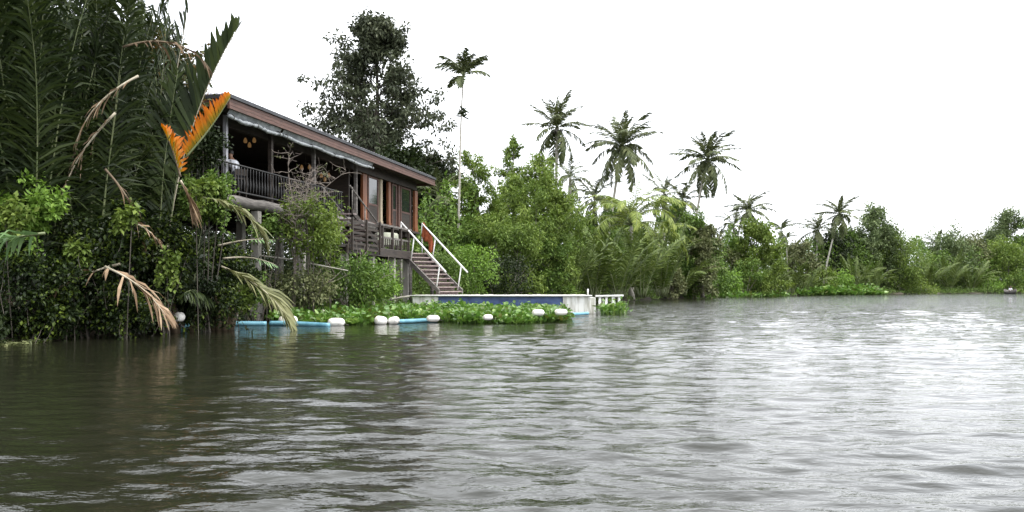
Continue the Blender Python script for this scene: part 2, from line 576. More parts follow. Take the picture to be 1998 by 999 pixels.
def polar_sheet(rows, cols_deg, zf):
    rr, aa = np.meshgrid(rows, np.radians(cols_deg), indexing='ij')
    X, Y = rr * np.sin(aa), rr * np.cos(aa)
    Z = zf(X, Y, rr, np.degrees(aa))
    n, m = X.shape
    V = np.stack([X, Y, Z], -1).reshape(-1, 3)
    i, j = np.meshgrid(np.arange(n - 1), np.arange(m - 1), indexing='ij')
    a = (i * m + j).ravel()
    return V, np.stack([a, a + 1, a + m + 1, a + m], 1)[:, ::-1]


def land_z(X, Y, rr, deg):
    s = rr - bank_r(deg)
    z = np.clip(s * .45, -.9, .42) + np.clip((s - 4) * .01, 0, .2) + np.clip((s - 16) * .05, 0, 2.2)
    return z + .05 * np.sin(X * 1.3) * np.sin(Y * 1.1) * np.clip(s, 0, 1)


V, Fq = polar_sheet(np.concatenate([np.linspace(7, 60, 110), np.geomspace(62, 3500, 60)]),
                    np.concatenate([np.arange(-180, -60, 3), np.arange(-60, 40, .5), np.arange(40, 181, 3)]), land_z)
g = MB().add(V, Fq, 0, True).build('ground', 'ground')
g['kind'] = 'structure'

# water: real wind ripples on a fan of rows that widen with distance; finer ripples are bump
m, t, b = principled('water', (.013, .0135, .008), .04)
b.inputs['IOR'].default_value = 1.333
tc = t.nodes.new('ShaderNodeTexCoord')
mp = t.nodes.new('ShaderNodeMapping')
mp.inputs['Scale'].default_value = (.75, 1.6, 1)
mp.inputs['Rotation'].default_value = (0, 0, R(6))
n1 = t.nodes.new('ShaderNodeTexNoise')
n1.inputs['Scale'].default_value = 4.6
n1.inputs['Detail'].default_value = 4
n1.inputs['Roughness'].default_value = .55
bp = t.nodes.new('ShaderNodeBump')
bp.inputs['Strength'].default_value = 1
bp.inputs['Distance'].default_value = .015
t.links.new(tc.outputs['Object'], mp.inputs[0])
t.links.new(mp.outputs[0], n1.inputs['Vector'])
t.links.new(n1.outputs['Fac'], bp.inputs['Height'])
n2 = t.nodes.new('ShaderNodeTexNoise')              # longer wind chop, out on the open river
n2.inputs['Scale'].default_value = 1.5
n2.inputs['Detail'].default_value = 3
t.links.new(mp.outputs[0], n2.inputs['Vector'])
sx = t.nodes.new('ShaderNodeSeparateXYZ')
t.links.new(tc.outputs['Object'], sx.inputs[0])
mr = t.nodes.new('ShaderNodeMapRange')
mr.interpolation_type = 'SMOOTHSTEP'
mr.inputs['From Min'].default_value = 9
mr.inputs['From Max'].default_value = 34
t.links.new(sx.outputs['Y'], mr.inputs['Value'])
mr2 = t.nodes.new('ShaderNodeMapRange')
mr2.interpolation_type = 'SMOOTHSTEP'
mr2.inputs['From Min'].default_value = -1
mr2.inputs['From Max'].default_value = 6
t.links.new(sx.outputs['X'], mr2.inputs['Value'])
mm = t.nodes.new('ShaderNodeMath')
mm.operation = 'MULTIPLY'
t.links.new(mr.outputs[0], mm.inputs[0])
t.links.new(mr2.outputs[0], mm.inputs[1])
bp2 = t.nodes.new('ShaderNodeBump')
bp2.inputs['Distance'].default_value = .19
t.links.new(mm.outputs[0], bp2.inputs['Strength'])
t.links.new(n2.outputs['Fac'], bp2.inputs['Height'])
t.links.new(bp2.outputs[0], bp.inputs['Normal'])
t.links.new(bp.outputs[0], b.inputs['Normal'])

WROWS = np.concatenate([[0.01, 1.0, 2.0], np.geomspace(3, 260, 900), np.geomspace(300, 900, 8)])
WCOLS = np.concatenate([np.arange(-180, -44, 4), np.linspace(-43, 43, 720), np.arange(48, 181, 4)])
NW = 80
lam = np.exp(rw.uniform(math.log(.13), math.log(1.6), NW))
th = rw.normal(R(-97), R(19), NW)
th[::5] += rw.normal(0, R(50), len(th[::5]))
ph = rw.uniform(0, 6.28, NW)
SLOPE = .106 * math.sqrt(2 / NW)
WAMP = np.where(lam > 1.0, .3, np.where(lam > .26, 1.3, .8)) * SLOPE * lam / (2 * math.pi)


def sstep(x, a, b):
    u = np.clip((x - a) / (b - a), 0, 1)
    return u * u * (3 - 2 * u)


def calm(X, Y):
    """ripples die down in the lee of the left bank and behind the boom"""
    lee = sstep(X + .12 * (Y - 12), -7, 2.0)
    c = .38 + .62 * lee
    lee2 = 1 - sstep(Y, 17, 24) * (1 - sstep(X, 2, 7)) * (1 - sstep(Y, 36, 42)) * .55
    return c * lee2


def water_z(X, Y, rr, deg):
    Z = np.zeros_like(X)
    sp = np.gradient(WROWS)[:, None]
    gx = .35 * np.sin(X * .9 + 1.3 * np.sin(Y * .7)) + .3 * np.sin(Y * 1.1 + X * .3)
    env = .75 + .35 * np.sin(X * .33 + Y * .21 + 1.0) * np.sin(Y * .27 - X * .11)
    for a, l, d, p in zip(WAMP, lam, th, ph):
        k = 2 * math.pi / l
        w = sstep(l / sp, 2.2, 5.0)
        s = np.sin(k * ((X + gx * .25) * math.cos(d) + (Y + gx * .25) * math.sin(d)) + p)
        Z += a * w * (s + .22 * (2 * s * s - 1))
    return Z * calm(X, Y) * env * (np.abs(deg) < 43.5) * sstep(rr, 2, 4)


V, Fq = polar_sheet(WROWS, WCOLS, water_z)
wt = MB().add(V, Fq, 0, True).build('water', 'water')
wt['kind'] = 'structure'

# ------------------------------------------------------------------ the stilt house
U2, N2 = np.array([.2131, .977]), np.array([.977, -.2131])
P0 = np.array([-8.4, 26.0])
HA = [[U2[0], U2[1], 0], [N2[0], N2[1], 0], [0, 0, 1]]        # house axes: s along the river front, t outwards, z up


def h_s(px, t):
    k = (px - CX) / F
    return (k * (P0[1] + t * N2[1]) - P0[0] - t * N2[0]) / (U2[0] - k * U2[1])


house = thing('stilt_house', 'long dark timber house on stilts with a red-brown roof edge above the river', 'house', (P0[0], P0[1], 0),
              math.atan2(U2[1], U2[0]))
# inside the house, x = along the front, y = inwards (left of x), z up
LEN, DEP = 20.0, 8.6
EZ0, EZ1 = 6.40, 6.80
FZ = 3.95


def hb(mb, s0, s1, t0, t1, z0, z1, mat=0):          # a box in house axes; t outwards
    return mb.box((min(s0, s1), -max(t0, t1), z0), (max(s0, s1), -min(t0, t1), z1), mat)


def hpart(mb, name, mats, parent=None):
    return mb.build(name, mats, parent or house)


# roof: hipped corrugated sheet, 17 degree pitch
pitch = math.tan(R(17))
rd = DEP / 2
rz = EZ1 + rd * pitch
r = MB()
c4 = [(-.15, .15), (LEN + .15, .15), (LEN + .15, DEP + .15), (-.15, DEP + .15)]
TR = .05
Vr = [(c4[0][0], -.0, EZ1 + TR), (c4[1][0], 0, EZ1 + TR), (c4[2][0], DEP, EZ1 + TR), (c4[3][0], DEP, EZ1 + TR), (rd, rd, rz), (LEN - rd, rd, rz)]
Vr += [(x, y, z - .045) for x, y, z in Vr]
Fr3 = np.array([(3, 0, 4), (1, 2, 5), (10, 6, 9), (11, 8, 7)])
Fr4 = np.array([(0, 1, 5, 4), (2, 3, 4, 5), (10, 11, 7, 6), (11, 10, 9, 8), (0, 6, 7, 1), (1, 7, 8, 2), (2, 8, 9, 3), (3, 9, 6, 0)])
r.add(Vr, [Fr3, Fr4])
roof = hpart(r, 'roof', 'roof_metal')
rib = MB()
for i in range(1, 44):                               # standing ribs of the roof sheet on the near hip and front slope
    y = DEP * i / 44
    top = min(y, DEP - y)
    rib.tube([(-.15, y, EZ1 + TR + .01), (top - .02, y, EZ1 + TR + .01 + top * (rz - EZ1 - TR) / rd)], .018, 4)
for i in range(1, 70):
    x = LEN * i / 70
    top = min(x, LEN - x, rd)
    rib.tube([(x, 0, EZ1 + TR + .01), (x, top - .02, EZ1 + TR + .01 + top * (rz - EZ1 - TR) / rd)], .018, 4)
hpart(rib, 'roof_rib', 'roof_metal', roof)
f = MB()
hb(f, -.16, LEN + .16, .0, .05, EZ0, EZ1 - .09)
hb(f, -.16, -.11, -.003, -DEP, EZ0 + .1, EZ1 - .09)
hb(f, LEN + .11, LEN + .16, -.003, -DEP, EZ0, EZ1 - .09)
for i in range(3):                                   # overlapping boards
    hb(f, -.17, LEN + .17, .05, .062 + .006 * (2 - i), EZ0 + .105 * i, EZ0 + .105 * i + .095)
hpart(f, 'fascia', 'wood_red', roof)
f = MB()
hb(f, -.2, LEN + .2, .0, .12, EZ1 - .087, EZ1 + .02)
hb(f, -.2, -.1, -.003, -DEP, EZ1 - .087, EZ1 + .02)
hpart(f, 'roof_edge', 'roof_trim', roof)
f = MB()
hb(f, -.10, LEN + .10, -.004, -DEP, EZ0 + .12, EZ0 + .16)
hpart(f, 'ceiling', 'wood_dark')
f = MB()
hb(f, .5, LEN - .4, -.75, -.95, EZ0 - .28, EZ0 + .118)
hpart(f, 'wall_plate', 'wood_dark')
# floor, edge log, underfloor beams
f = MB()
hb(f, -.2, LEN - .3, -.62, -DEP + .5, FZ - .10, FZ)
hpart(f, 'floor', 'wood_dark')
f = MB()
rg = np.random.default_rng(3)
xs = np.linspace(-.35, 12.5, 26)
f.tube(np.stack([xs, np.full(26, .42) + rg.normal(0, .012, 26), np.full(26, FZ - .19) + rg.normal(0, .012, 26)], 1), .185 + rg.normal(0, .008, 26), 12)
hpart(f, 'edge_beam', 'wood_grey')
f = MB()
for s in np.arange(0, LEN - .4, 1.5):
    hb(f, s, s + .16, -.8, -DEP + .6, FZ - .32, FZ - .102)
hpart(f, 'floor_joist', 'wood_dark')
# walls: back, near end, inner partition, the closed room at the far end
f = MB()
hb(f, -.1, LEN - .4, -DEP + .6, -DEP + .72, FZ, EZ0 + .12)
hpart(f, 'wall', 'wood_dark')
f = MB()
hb(f, -.1, .0, -3.2, -DEP + .722, FZ, EZ0 + .12)
hpart(f, 'wall', 'wood_dark')
f = MB()
hb(f, 11.15, 11.25, -.95, -DEP + .722, FZ, EZ0 + .12)
hpart(f, 'wall', 'wood_dark')
f = MB()
hb(f, LEN - .5, LEN - .42, -1.0, -DEP + .722, FZ, EZ0 + .12)
hpart(f, 'wall', 'wood_dark')
# posts
for px, w, mt, zt in ((440, .11, 'steel_grey', EZ0 - .02), (528, .13, 'wood_dark', EZ0 + .118), (612, .12, 'wood_grey', EZ0 + .118), (694, .12, 'wood_grey', EZ0 + .118)):
    s = h_s(px, -.55)
    f = MB()
    hb(f, s - w / 2, s + w / 2, -.55 + w / 2, -.55 - w / 2, FZ, zt)
    hpart(f, 'post', mt)
for px, w, mt in ((711, .24, 'wood_orange'), (743, .13, 'wood_pale'), (759, .15, 'wood_orange'), (778, .12, 'wood_red'), (811, .22, 'wood_orange')):
    s = h_s(px, -.9)
    f = MB()
    hb(f, s - w, s + w, -.86, -.98, FZ, EZ0 - .28)
    hb(f, s - w - .02, s + w + .02, -.84, -.857, FZ, FZ + .22)
    hpart(f, 'post', mt)
# sliding glass doors between the columns: frame with pane and mid rail, boarded below
for a, bb in ((718, 738), (765, 774), (782, 801)):
    s0, s1 = h_s(a, -.9), h_s(bb, -.9)
    d = MB()
    for x0, x1 in ((s0, s0 + .1), (s1 - .1, s1)):
        hb(d, x0, x1, -.885, -.955, FZ, EZ0 - .28)
    for z0 in (FZ, FZ + .85, EZ0 - .37):
        hb(d, s0 + .1, s1 - .1, -.89, -.95, z0, z0 + .09)
    door = hpart(d, 'door', 'wood_red')
    p = MB()
    hb(p, s0 + .1, s1 - .1, -.91, -.925, FZ + .94, EZ0 - .37)
    hpart(p, 'pane', 'glass_dark', door)
    p = MB()
    hb(p, s0 + .1, s1 - .1, -.905, -.93, FZ + .09, FZ + .85)
    hpart(p, 'lower_panel', 'wood_dark', door)
# stilts
for px, t in ((500, -.45), (588, -.45), (660, -.45), (545, -2.4), (630, -2.4), (470, -2.4), (700, -2.4), (745, -2.4), (780, -2.4)):
    s = h_s(px, t)
    f = MB()
    z1 = FZ - .38 if t > -1 else FZ - .32
    hb(f, s - .12, s + .12, t + .12, t - .12, -.4, z1)
    hb(f, s - .17, s + .17, t + .17, t - .17, -.5, .62)
    hpart(f, 'stilt', 'concrete')
# verandah railing: top and bottom rail with waisted balusters
ral = MB()
rs0, rs1 = -.5, h_s(668, -.42)
for z in (FZ + .12, FZ + .96):
    ral.tube([(rs0, .42, z), (rs1, .42, z)], .03, 6)
ral.tube([(rs0, .42, FZ + .96), (rs0, 3.6, FZ + .96)], .03, 6)
ral.tube([(rs0, .42, FZ + .12), (rs0, 3.6, FZ + .12)], .03, 6)
railing = hpart(ral, 'railing', 'iron_black')
ral = MB()
zz = np.linspace(FZ + .12, FZ + .96, 9)
bul = np.array([.014, .018, .032, .04, .026, .014, .017, .022, .014])
for s in np.arange(rs0 + .15, rs1, .19):
    ral.tube([(s, .42, z) for z in zz], bul, 6)
for y in np.arange(.6, 3.6, .19):
    ral.tube([(rs0, y, z) for z in zz], bul, 6)
hpart(ral, 'baluster', 'iron_black', railing)

# rolled awnings under the eave: each a thing that could be unhooked
for k, (a, bb, r0) in enumerate(((447, 549, .06), (553, 728, .055))):
    s0, s1 = h_s(a, -.05), h_s(bb, -.05)
    rg = np.random.default_rng(20 + k)
    n = 40
    xs = np.linspace(s0, s1, n)
    f = MB()
    sag = -.05 * np.sin(np.linspace(0, math.pi * (2 + k), n)) ** 2
    f.tube(np.stack([xs, .06 + rg.normal(0, .006, n), 6.21 + sag + rg.normal(0, .006, n)], 1), r0 + rg.normal(0, .009, n), 10)
    ths = np.linspace(0, 1, 5)
    P = np.array([[(x, .02 + .10 * u, EZ0 + .02 - (EZ0 - 6.25 - sg) * u) for u in ths] for x, sg in zip(xs, sag)]).reshape(-1, 3)
    q = np.array([(i * 5 + j, i * 5 + j + 1, (i + 1) * 5 + j + 1, (i + 1) * 5 + j) for i in range(n - 1) for j in range(4)])
    f.add(P, q, 0, True)
    o = f.build('rolled_awning', 'tarp_grey')
    o.location, o.rotation_euler = house.location, house.rotation_euler
    tag(o, ('short rolled grey awning under the eave beside the steel corner post', 'long rolled grey awning under the eave, ending by the orange columns')[k],
        'awning', 'rolled awnings along the eave')
    for x in np.linspace(s0 + .2, s1 - .2, 3 + 2 * k):
        zc = float(np.interp(x, xs, 6.21 + sag))
        MB().tube([(x, .06 + (r0 + .02) * math.cos(a_), zc + (r0 + .02) * math.sin(a_)) for a_ in np.linspace(0, 6.28, 13)], .012, 4).build('tie', 'rope_dark', o)


def hworld(s, t, z):
    p = P0 + s * U2 + t * N2
    return Vector((p[0], p[1], z))


# hanging lamps: clusters of three warm lit shades
for px, y, t, n, lab in ((487, 276, -1.9, 3, 'cluster of warm hanging lamps above the person in white'),
                         (596, 328, -1.6, 2, 'pair of warm hanging lamps behind the bare branching shrub'),
                         (634, 344, -1.6, 3, 'low cluster of warm hanging lamps right of the bare shrub')):
    s = h_s(px, t)
    w = hworld(s, t, 0)
    z = zy(y, w.y)
    L = thing('hanging_lamp', lab, 'lamp', (w.x, w.y, z), 0, 'warm hanging lamps on the verandah')
    f = MB().tube([(0, 0, .12), (0, 0, EZ0 + .118 - z)], .012, 5)
    f.tube([(-.2, 0, .16), (0, 0, .2), (.2, 0, .16)], .012, 5)
    f.build('cord', 'rope_dark', L)
    offs = [(-.15, 0, .04), (.15, .05, .06), (.02, -.08, -.13)][:n]
    for ox, oy, oz in offs:
        p = np.linspace(0, 1, 6)
        f = MB().tube([(ox, oy, oz + .09 - .18 * u) for u in p], .02 + (.042 + .02 * abs(ox)) * np.sin(p * 2.4), 10)
        f.build('lamp_shade', 'lamp_shade', L)

# ------------------------------------------------------------------ the lower deck and its stairs
DZ = 2.68
s0, s1 = 6.2, 13.6
deck = thing('timber_deck', 'low dark timber landing deck between the house columns and the stairs', 'deck', (P0[0], P0[1], 0), house.rotation_euler.z)
f = MB()
for i in range(11):
    t0 = -.55 + i * .145
    hb(f, s0, s1, t0, t0 + .137, DZ - .05, DZ)
hb(f, s0, s1, -.5, 1.03, DZ - .10, DZ - .052)
f.build('deck_boards', 'wood_grey', deck)
f = MB()
hb(f, s0 - .02, s1 + .02, 1.035, 1.10, DZ - .34, DZ - .02)
hb(f, s1 + .0, s1 + .06, -.5, 1.03, DZ - .34, DZ - .06)
for s in np.arange(s0 + .1, s1, 1.2):
    hb(f, s, s + .1, -.5, 1.03, DZ - .32, DZ - .103)
f.build('deck_beam', 'wood_dark', deck)
for s, t in ((s0 + .3, .85), (9.2, .85), (11.6, .85), (13.35, .85), (13.35, -.35), (10.4, -.3)):
    f = MB()
    hb(f, s - .11, s + .11, t - .11, t + .11, -.6, DZ - .345)
    f.build('pile', 'concrete', deck)
for px in (746, 766, 782, 797):
    s = h_s(px, .98)
    f = MB()
    hb(f, s - .06, s + .06, .92, 1.02, DZ, DZ + .92)
    f.build('rail_post', 'wood_dark', deck)
f = MB()
hb(f, h_s(738, .98), s1, .90, 1.04, DZ + .925, DZ + 1.0)
hb(f, h_s(738, .98), s1, .95, .99, DZ + .42, DZ + .50)
f.build('handrail', 'wood_grey', deck)
f = MB()
for s in np.arange(h_s(738, .98) + .12, s1 - .05, .24):
    hb(f, s, s + .07, .955, .985, DZ + .06, DZ + .417)
f.build('rail_board', 'wood_dark', deck)

# upper stair from the verandah down to the deck
us = thing('deck_stair', 'short dark timber stair going down from the verandah to the lower deck', 'stair', (P0[0], P0[1], 0), house.rotation_euler.z)
SA, SB, nT = 7.1, 9.9, 7
for tside in (-.33, .87):
    f = MB()
    P = [(SA, FZ - .10), (SB, DZ + .02), (SB, DZ + .24), (SA, FZ + .10)]
    V = [(x, -tside, z) for x, z in P] + [(x, -tside - .05, z) for x, z in P]
    f.add(V, np.array([(0, 1, 2, 3), (7, 6, 5, 4), (0, 4, 5, 1), (1, 5, 6, 2), (2, 6, 7, 3), (3, 7, 4, 0)]))
    f.build('stringer', 'wood_dark', us)
for i in range(nT):
    u = (i + .5) / nT
    x, z = SA + (SB - SA) * u, FZ - (FZ - DZ) * u - .02
    f = MB()
    hb(f, x - .17, x + .17, -.37, .92, z, z + .045)
    f.build('tread', 'wood_tread', us)
for tside in (-.3, .85):
    f = MB()
    f.tube([(SA - .1, -tside, FZ + .95), (SB + .15, -tside, DZ + .95)], .035, 6)
    for u in (.05, .5, .95):
        x = SA + (SB - SA) * u
        z = FZ + (DZ - FZ) * u
        f.tube([(x, -tside, z), (x, -tside, z + .98)], .028, 6)
    f.build('handrail', 'wood_grey', us)

# slatted bench-like rack at the left end of the deck
rk = thing('slatted_rack', 'dark slatted timber screen under the verandah stair', 'screen', (P0[0], P0[1], 0), house.rotation_euler.z)
f = MB()
for i in range(6):
    hb(f, 6.3, 9.3, 1.13, 1.17, DZ - .2 + i * .2, DZ - .11 + i * .2)
f.build('slats', 'wood_dark', rk)
for s in (6.4, 7.8, 9.2):
    f = MB()
    hb(f, s - .05, s + .05, 1.172, 1.24, DZ - .3, DZ + 1.0)
    f.build('post', 'wood_dark', rk)

# river stair: from the deck end down to the pontoon, oblique to the front
TOP, BOT = np.array([-4.82, 38.9]), np.array([-3.04, 36.75])
run = BOT - TOP
rl = np.linalg.norm(run)
rdir, wdir = run / rl, np.array([-run[1], run[0]]) / rl
rs = thing('river_stair', 'steep open timber stair with white pipe handrails leading down to the pontoon', 'stair', (TOP[0], TOP[1], 0), math.atan2(rdir[1], rdir[0]))
BZ = .80
WID = 1.15


def rz_(x):
    return DZ + (BZ - DZ) * x / rl


for y0 in (-.06, WID):
    f = MB()
    P = [(-.1, DZ - .26), (rl, BZ + .01), (rl, BZ + .2), (-.1, DZ + .02)]
    V = [(x, y0, z) for x, z in P] + [(x, y0 + .06, z) for x, z in P]
    f.add(V, np.array([(0, 1, 2, 3), (7, 6, 5, 4), (0, 4, 5, 1), (1, 5, 6, 2), (2, 6, 7, 3), (3, 7, 4, 0)]))
    f.build('stringer', 'wood_grey', rs)
nt_ = 10
for i in range(nt_):
    u = (i + .4) / nt_
    x, z = rl * u, rz_(rl * u)
    f = MB().box((x - .13, 0.002, z - .03), (x + .15, WID - .002, z + .02))
    f.box((x - .125, .004, z - .13), (x - .10, WID - .004, z - .032))
    f.build('tread', 'wood_tread', rs)
for y0 in (0.0, WID - .02):
    f = MB()
    f.tube([(-.25, y0, DZ + 1.32), (rl + .42, y0, BZ + .93)], .038, 8)
    for xx in (.62, rl - .22):
        zt = DZ + 1.32 + (BZ + .93 - DZ - 1.32) * (xx + .2 + .25) / (rl + .67)
        f.tube([(xx - .06, y0, rz_(xx) + .02), (xx + .2, y0, zt)], .028, 8)
    f.tube([(-.25, y0, DZ + 1.32), (-.25, y0, DZ - .02)], .03, 8)
    f.build('handrail', 'white_paint', rs)
brace = MB().tube([(.9, .55, .2), (rl + .1, .55, .62)], .04, 6)
brace.tube([(.5, 0, .3), (.55, 0, rz_(.55) - .1)], .08, 6)
brace.tube([(.5, WID, .3), (.55, WID, rz_(.55) - .1)], .08, 6)
brace.build('brace', 'wood_grey', rs)

# an orange cloth over the head of the far handrail
oc = MB()
n = 12
xs = np.linspace(0, 1, n)
c0 = np.append(TOP + wdir * WID - rdir * .15, 0)
V = []
for i, u in enumerate(xs):
    for j, v in enumerate(np.linspace(-1, 1, 9)):
        x = u * .75
        drop = abs(v) * (.62 + .12 * math.sin(u * 9))
        y = .05 * v + .05 * math.sin(u * 14 + v) * abs(v)
        zt = DZ + 1.37 - .98 * x + .03 * (1 - abs(v)) - drop
        q = c0[:2] + rdir * (x - .05) + wdir * y
        V.append((q[0], q[1], zt))
q = np.array([(i * 9 + j, i * 9 + j + 1, (i + 1) * 9 + j + 1, (i + 1) * 9 + j) for i in range(n - 1) for j in range(8)])
oc.add(V, q, 0, True)
ocl = oc.build('draped_cloth', 'cloth_orange')
tag(ocl, 'orange cloth draped over the far white stair handrail', 'cloth')
so_ = ocl.modifiers.new('thickness', 'SOLIDIFY')
so_.thickness = .015

# a table under a pale cloth on the deck
w = hworld(12.9, .1, DZ)
tb = thing('deck_table', 'small table under a pale sage cloth at the head of the river stair', 'table', w, house.rotation_euler.z)
f = MB()
for a_ in range(4):
    x, y = (.4 if a_ & 1 else -.4), (.3 if a_ & 2 else -.3)
    f = MB().box((x - .03, y - .03, 0), (x + .03, y + .03, .74))
    f.build('leg', 'wood_dark', tb)
f = MB()
k = 28
ring = []
for j, (rad, z) in enumerate(((.02, .80), (.62, .80), (.68, .76), (.72, .45), (.76, .25))):
    for i in range(k):
        a_ = i * 2 * math.pi / k
        rr_ = rad + (.05 * math.sin(a_ * 7) if j > 2 else 0)
        ring.append((rr_ * math.cos(a_), .72 * rr_ * math.sin(a_), z))
f.add(ring, np.array([(j * k + i, j * k + (i + 1) % k, (j + 1) * k + (i + 1) % k, (j + 1) * k + i) for j in range(4) for i in range(k)]), 0, True)
f.build('tablecloth', 'cloth_sage', tb)

# ------------------------------------------------------------------ the floating pontoon
pz = .78
pt = thing('pontoon', 'long low white pontoon with a blue front moored below the river stair', 'pontoon', (0, 36.2, 0))
xl, x1_, x2_, xr = -4.13, -3.07, 2.12, 3.22
rg = np.random.default_rng(8)
f = MB().box((xl, .03, -.3), (x1_, 2.0, pz - .07))
f.build('float_block', 'pontoon_white', pt)
f = MB().box((x2_, .0, -.3), (xr, 2.0, pz - .07))
f.box((xr + .03, .25, -.3), (xr + .28, 2.0, pz - .12))
f.build('float_block', 'pontoon_white', pt)
f = MB().box((x1_ + .004, .06, -.3), (x2_ - .004, 1.95, pz - .075))
for i in range(1, 8):
    x = x1_ + (x2_ - x1_) * i / 8
    f.box((x - .025, .035, -.2), (x + .025, .058, pz - .08))
f.build('hull', 'pontoon_blue', pt)
f = MB()
for i in range(40):
    x = xl - .1 + (xr + .2 - xl) * i / 40
    f.box((x, -.06 + rg.normal(0, .012), pz - .066), (x + .185, 2.08, pz - .012 + rg.normal(0, .006)))
f.build('deck_boards', 'pontoon_top', pt)
f = MB().tube([(xl - .1, -.085, pz - .04), (xr + .1, -.085, pz - .04)], .03, 6)
f.build('rubbing_rail', 'white_paint', pt)
f = MB().tube([(xr - .05, .2, pz - .02), (xr - .05, .2, pz + .24)], .03, 8)
f.build('mooring_post', 'white_paint', pt)
gw = thing('gangway', 'narrow white gangway on thin posts running off the pontoon end', 'gangway', (xr + .4, 37.6, 0))
f = MB()
for i in range(5):
    f.box((.0 + i * .2, -.45, pz - .11), (.19 + i * .2, .45, pz - .05 + rg.normal(0, .008)))
f.build('deck_boards', 'pontoon_top', gw)
f = MB().tube([(-.05, -.5, pz - .07), (1.12, -.52, pz - .05)], .045, 6)
f.build('edge_pipe', 'white_paint', gw)
for x, y in ((.1, -.42), (.38, -.42), (.66, -.42), (.92, -.42), (.3, .4), (.8, .4)):
    f = MB().tube([(x, y, -.5), (x + .03, y, pz - .115)], .055, 8)
    f.build('leg', 'white_paint', gw)

# ------------------------------------------------------------------ the boom: blue pipes and white floats
def pipe(pts, label, r=.065):
    P = np.array([(*at(px, d)[:2], z) for px, d, z in pts])
    t_ = np.linspace(0, 1, len(P))
    tt = np.linspace(0, 1, 24)
    Q = np.stack([np.interp(tt, t_, P[:, i]) for i in range(3)], 1)
    o_ = MB().tube(Q - Q[0], r, 10).build('blue_pipe', 'pipe_blue')
    o_.location = Q[0]
    tag(o_, label, 'pipe', 'blue boom pipes on the water')


pipe([(398, 24.6, .07), (450, 24.6, .07), (520, 24.8, .05)], 'blue pipe floating in front of the striped float', .075)
pipe([(528, 24.9, .06), (580, 24.6, .06), (642, 24.2, .03)], 'blue pipe floating below the two big round white floats', .075)
pipe([(768, 26.1, .06), (820, 26.8, .07), (880, 28.4, .05)], 'blue pipe with one flat float, left of the jutting hyacinth')
pipe([(345, 22.9, .06), (380, 23.6, .06), (402, 24.2, .05)], 'short blue-green pipe beside the hanging dead frond')
pipe([(1092, 32.5, .07), (1118, 32.9, .07), (1147, 33.6, .08)], 'short blue pipe against the white end of the pontoon')
pipe([(1020, 31.5, .05), (1050, 32.0, .06), (1080, 32.2, .06)], 'blue pipe half hidden in hyacinth near the pontoon')


def drum(px, d, w, hgt, rz_, label, kind=0, z=None, tilt=0.0):
    """a foam float: blunt barrel lying on its side, tied round with rope"""
    root = thing('white_float', label, 'float', at(px, d, hgt * .30 if z is None else z), R(rz_), 'white floats along the boom')
    u = np.linspace(-1, 1, 15)
    prof = (1 - np.abs(u) ** 3.4) ** .5 * hgt / 2 + .001
    if kind == 1:
        prof *= 1 + .05 * np.sin(u * 9)
    P = np.stack([u * w / 2, np.zeros(15), u * w / 2 * math.tan(R(tilt))], 1)
    MB().tube(P, prof, 18).build('body', 'float_white', root)
    if kind == 1:
        for q in (-.1, .3, .62):
            i = int((q + 1) * 7)
            f = MB().tube([(q * w / 2, (prof[i] + .004) * math.cos(a_), (prof[i] + .004) * math.sin(a_)) for a_ in np.linspace(0, 6.28, 17)], .012, 4)
            f.build('strap', 'rope_dark', root)
    else:
        f = MB().tube([(w * .47, 0, -.02), (w * .56, .02, -.06), (w * .68, .05, -hgt * .3)], .012, 4)
        f.build('rope', 'rope_dark', root)


drum(350, 20.4, .24, .23, 70, 'small dirty white float at the tip of the drooping dead frond', z=.40)
drum(452, 24.6, .37, .19, 5, 'white float with dark straps above the left blue pipe', 1, z=.28)
drum(562, 24.9, .56, .27, 3, 'largest clean white float, just right of the dipping olive frond', z=.15)
drum(656, 24.8, .51, .26, -4, 'white float alone at the end of the long blue pipe', z=.09)
drum(743, 25.6, .39, .27, 32, 'left one of two white floats touching, tilted up', z=.11, tilt=-10)
drum(768, 25.8, .37, .24, -28, 'right one of two white floats touching', z=.10, tilt=12)
drum(845, 26.8, .42, .21, 4, 'flat cream float sitting on a blue pipe in open water', z=.13)
drum(952, 25.9, .30, .17, 15, 'cream float nearly buried among hyacinth leaves', z=.20)
drum(1050, 26.9, .40, .20, 0, 'cream float between hyacinth leaves below the blue hull', z=.31)
drum(1094, 27.4, .44, .20, 5, 'cream float at the right tip of the hyacinth by the pontoon', z=.31)


# ------------------------------------------------------------------ people
def skin_figure(joints, edges, root_i, name, mat, parent, sub=2):
    me = bpy.data.meshes.new(name)
    me.from_pydata([j[:3] for j in joints], edges, [])
    o = bpy.data.objects.new(name, me)
    col.objects.link(o)
    md = o.modifiers.new('skin', 'SKIN')
    for i, j in enumerate(joints):
        r_ = j[3]
        me.skin_vertices[0].data[i].radius = (r_, j[4] if len(j) > 4 else r_)
        me.skin_vertices[0].data[i].use_root = (i == root_i)
    md.use_smooth_shade = True
    s_ = o.modifiers.new('sub', 'SUBSURF')
    s_.levels = s_.render_levels = sub
    dg = bpy.context.evaluated_depsgraph_get()
    nm = bpy.data.meshes.new_from_object(o.evaluated_get(dg))
    o.modifiers.clear()
    o.data = nm
    nm.materials.clear()
    nm.materials.append(MATS[mat])
    for p in nm.polygons:
        p.use_smooth = True
    o.parent = parent
    return o


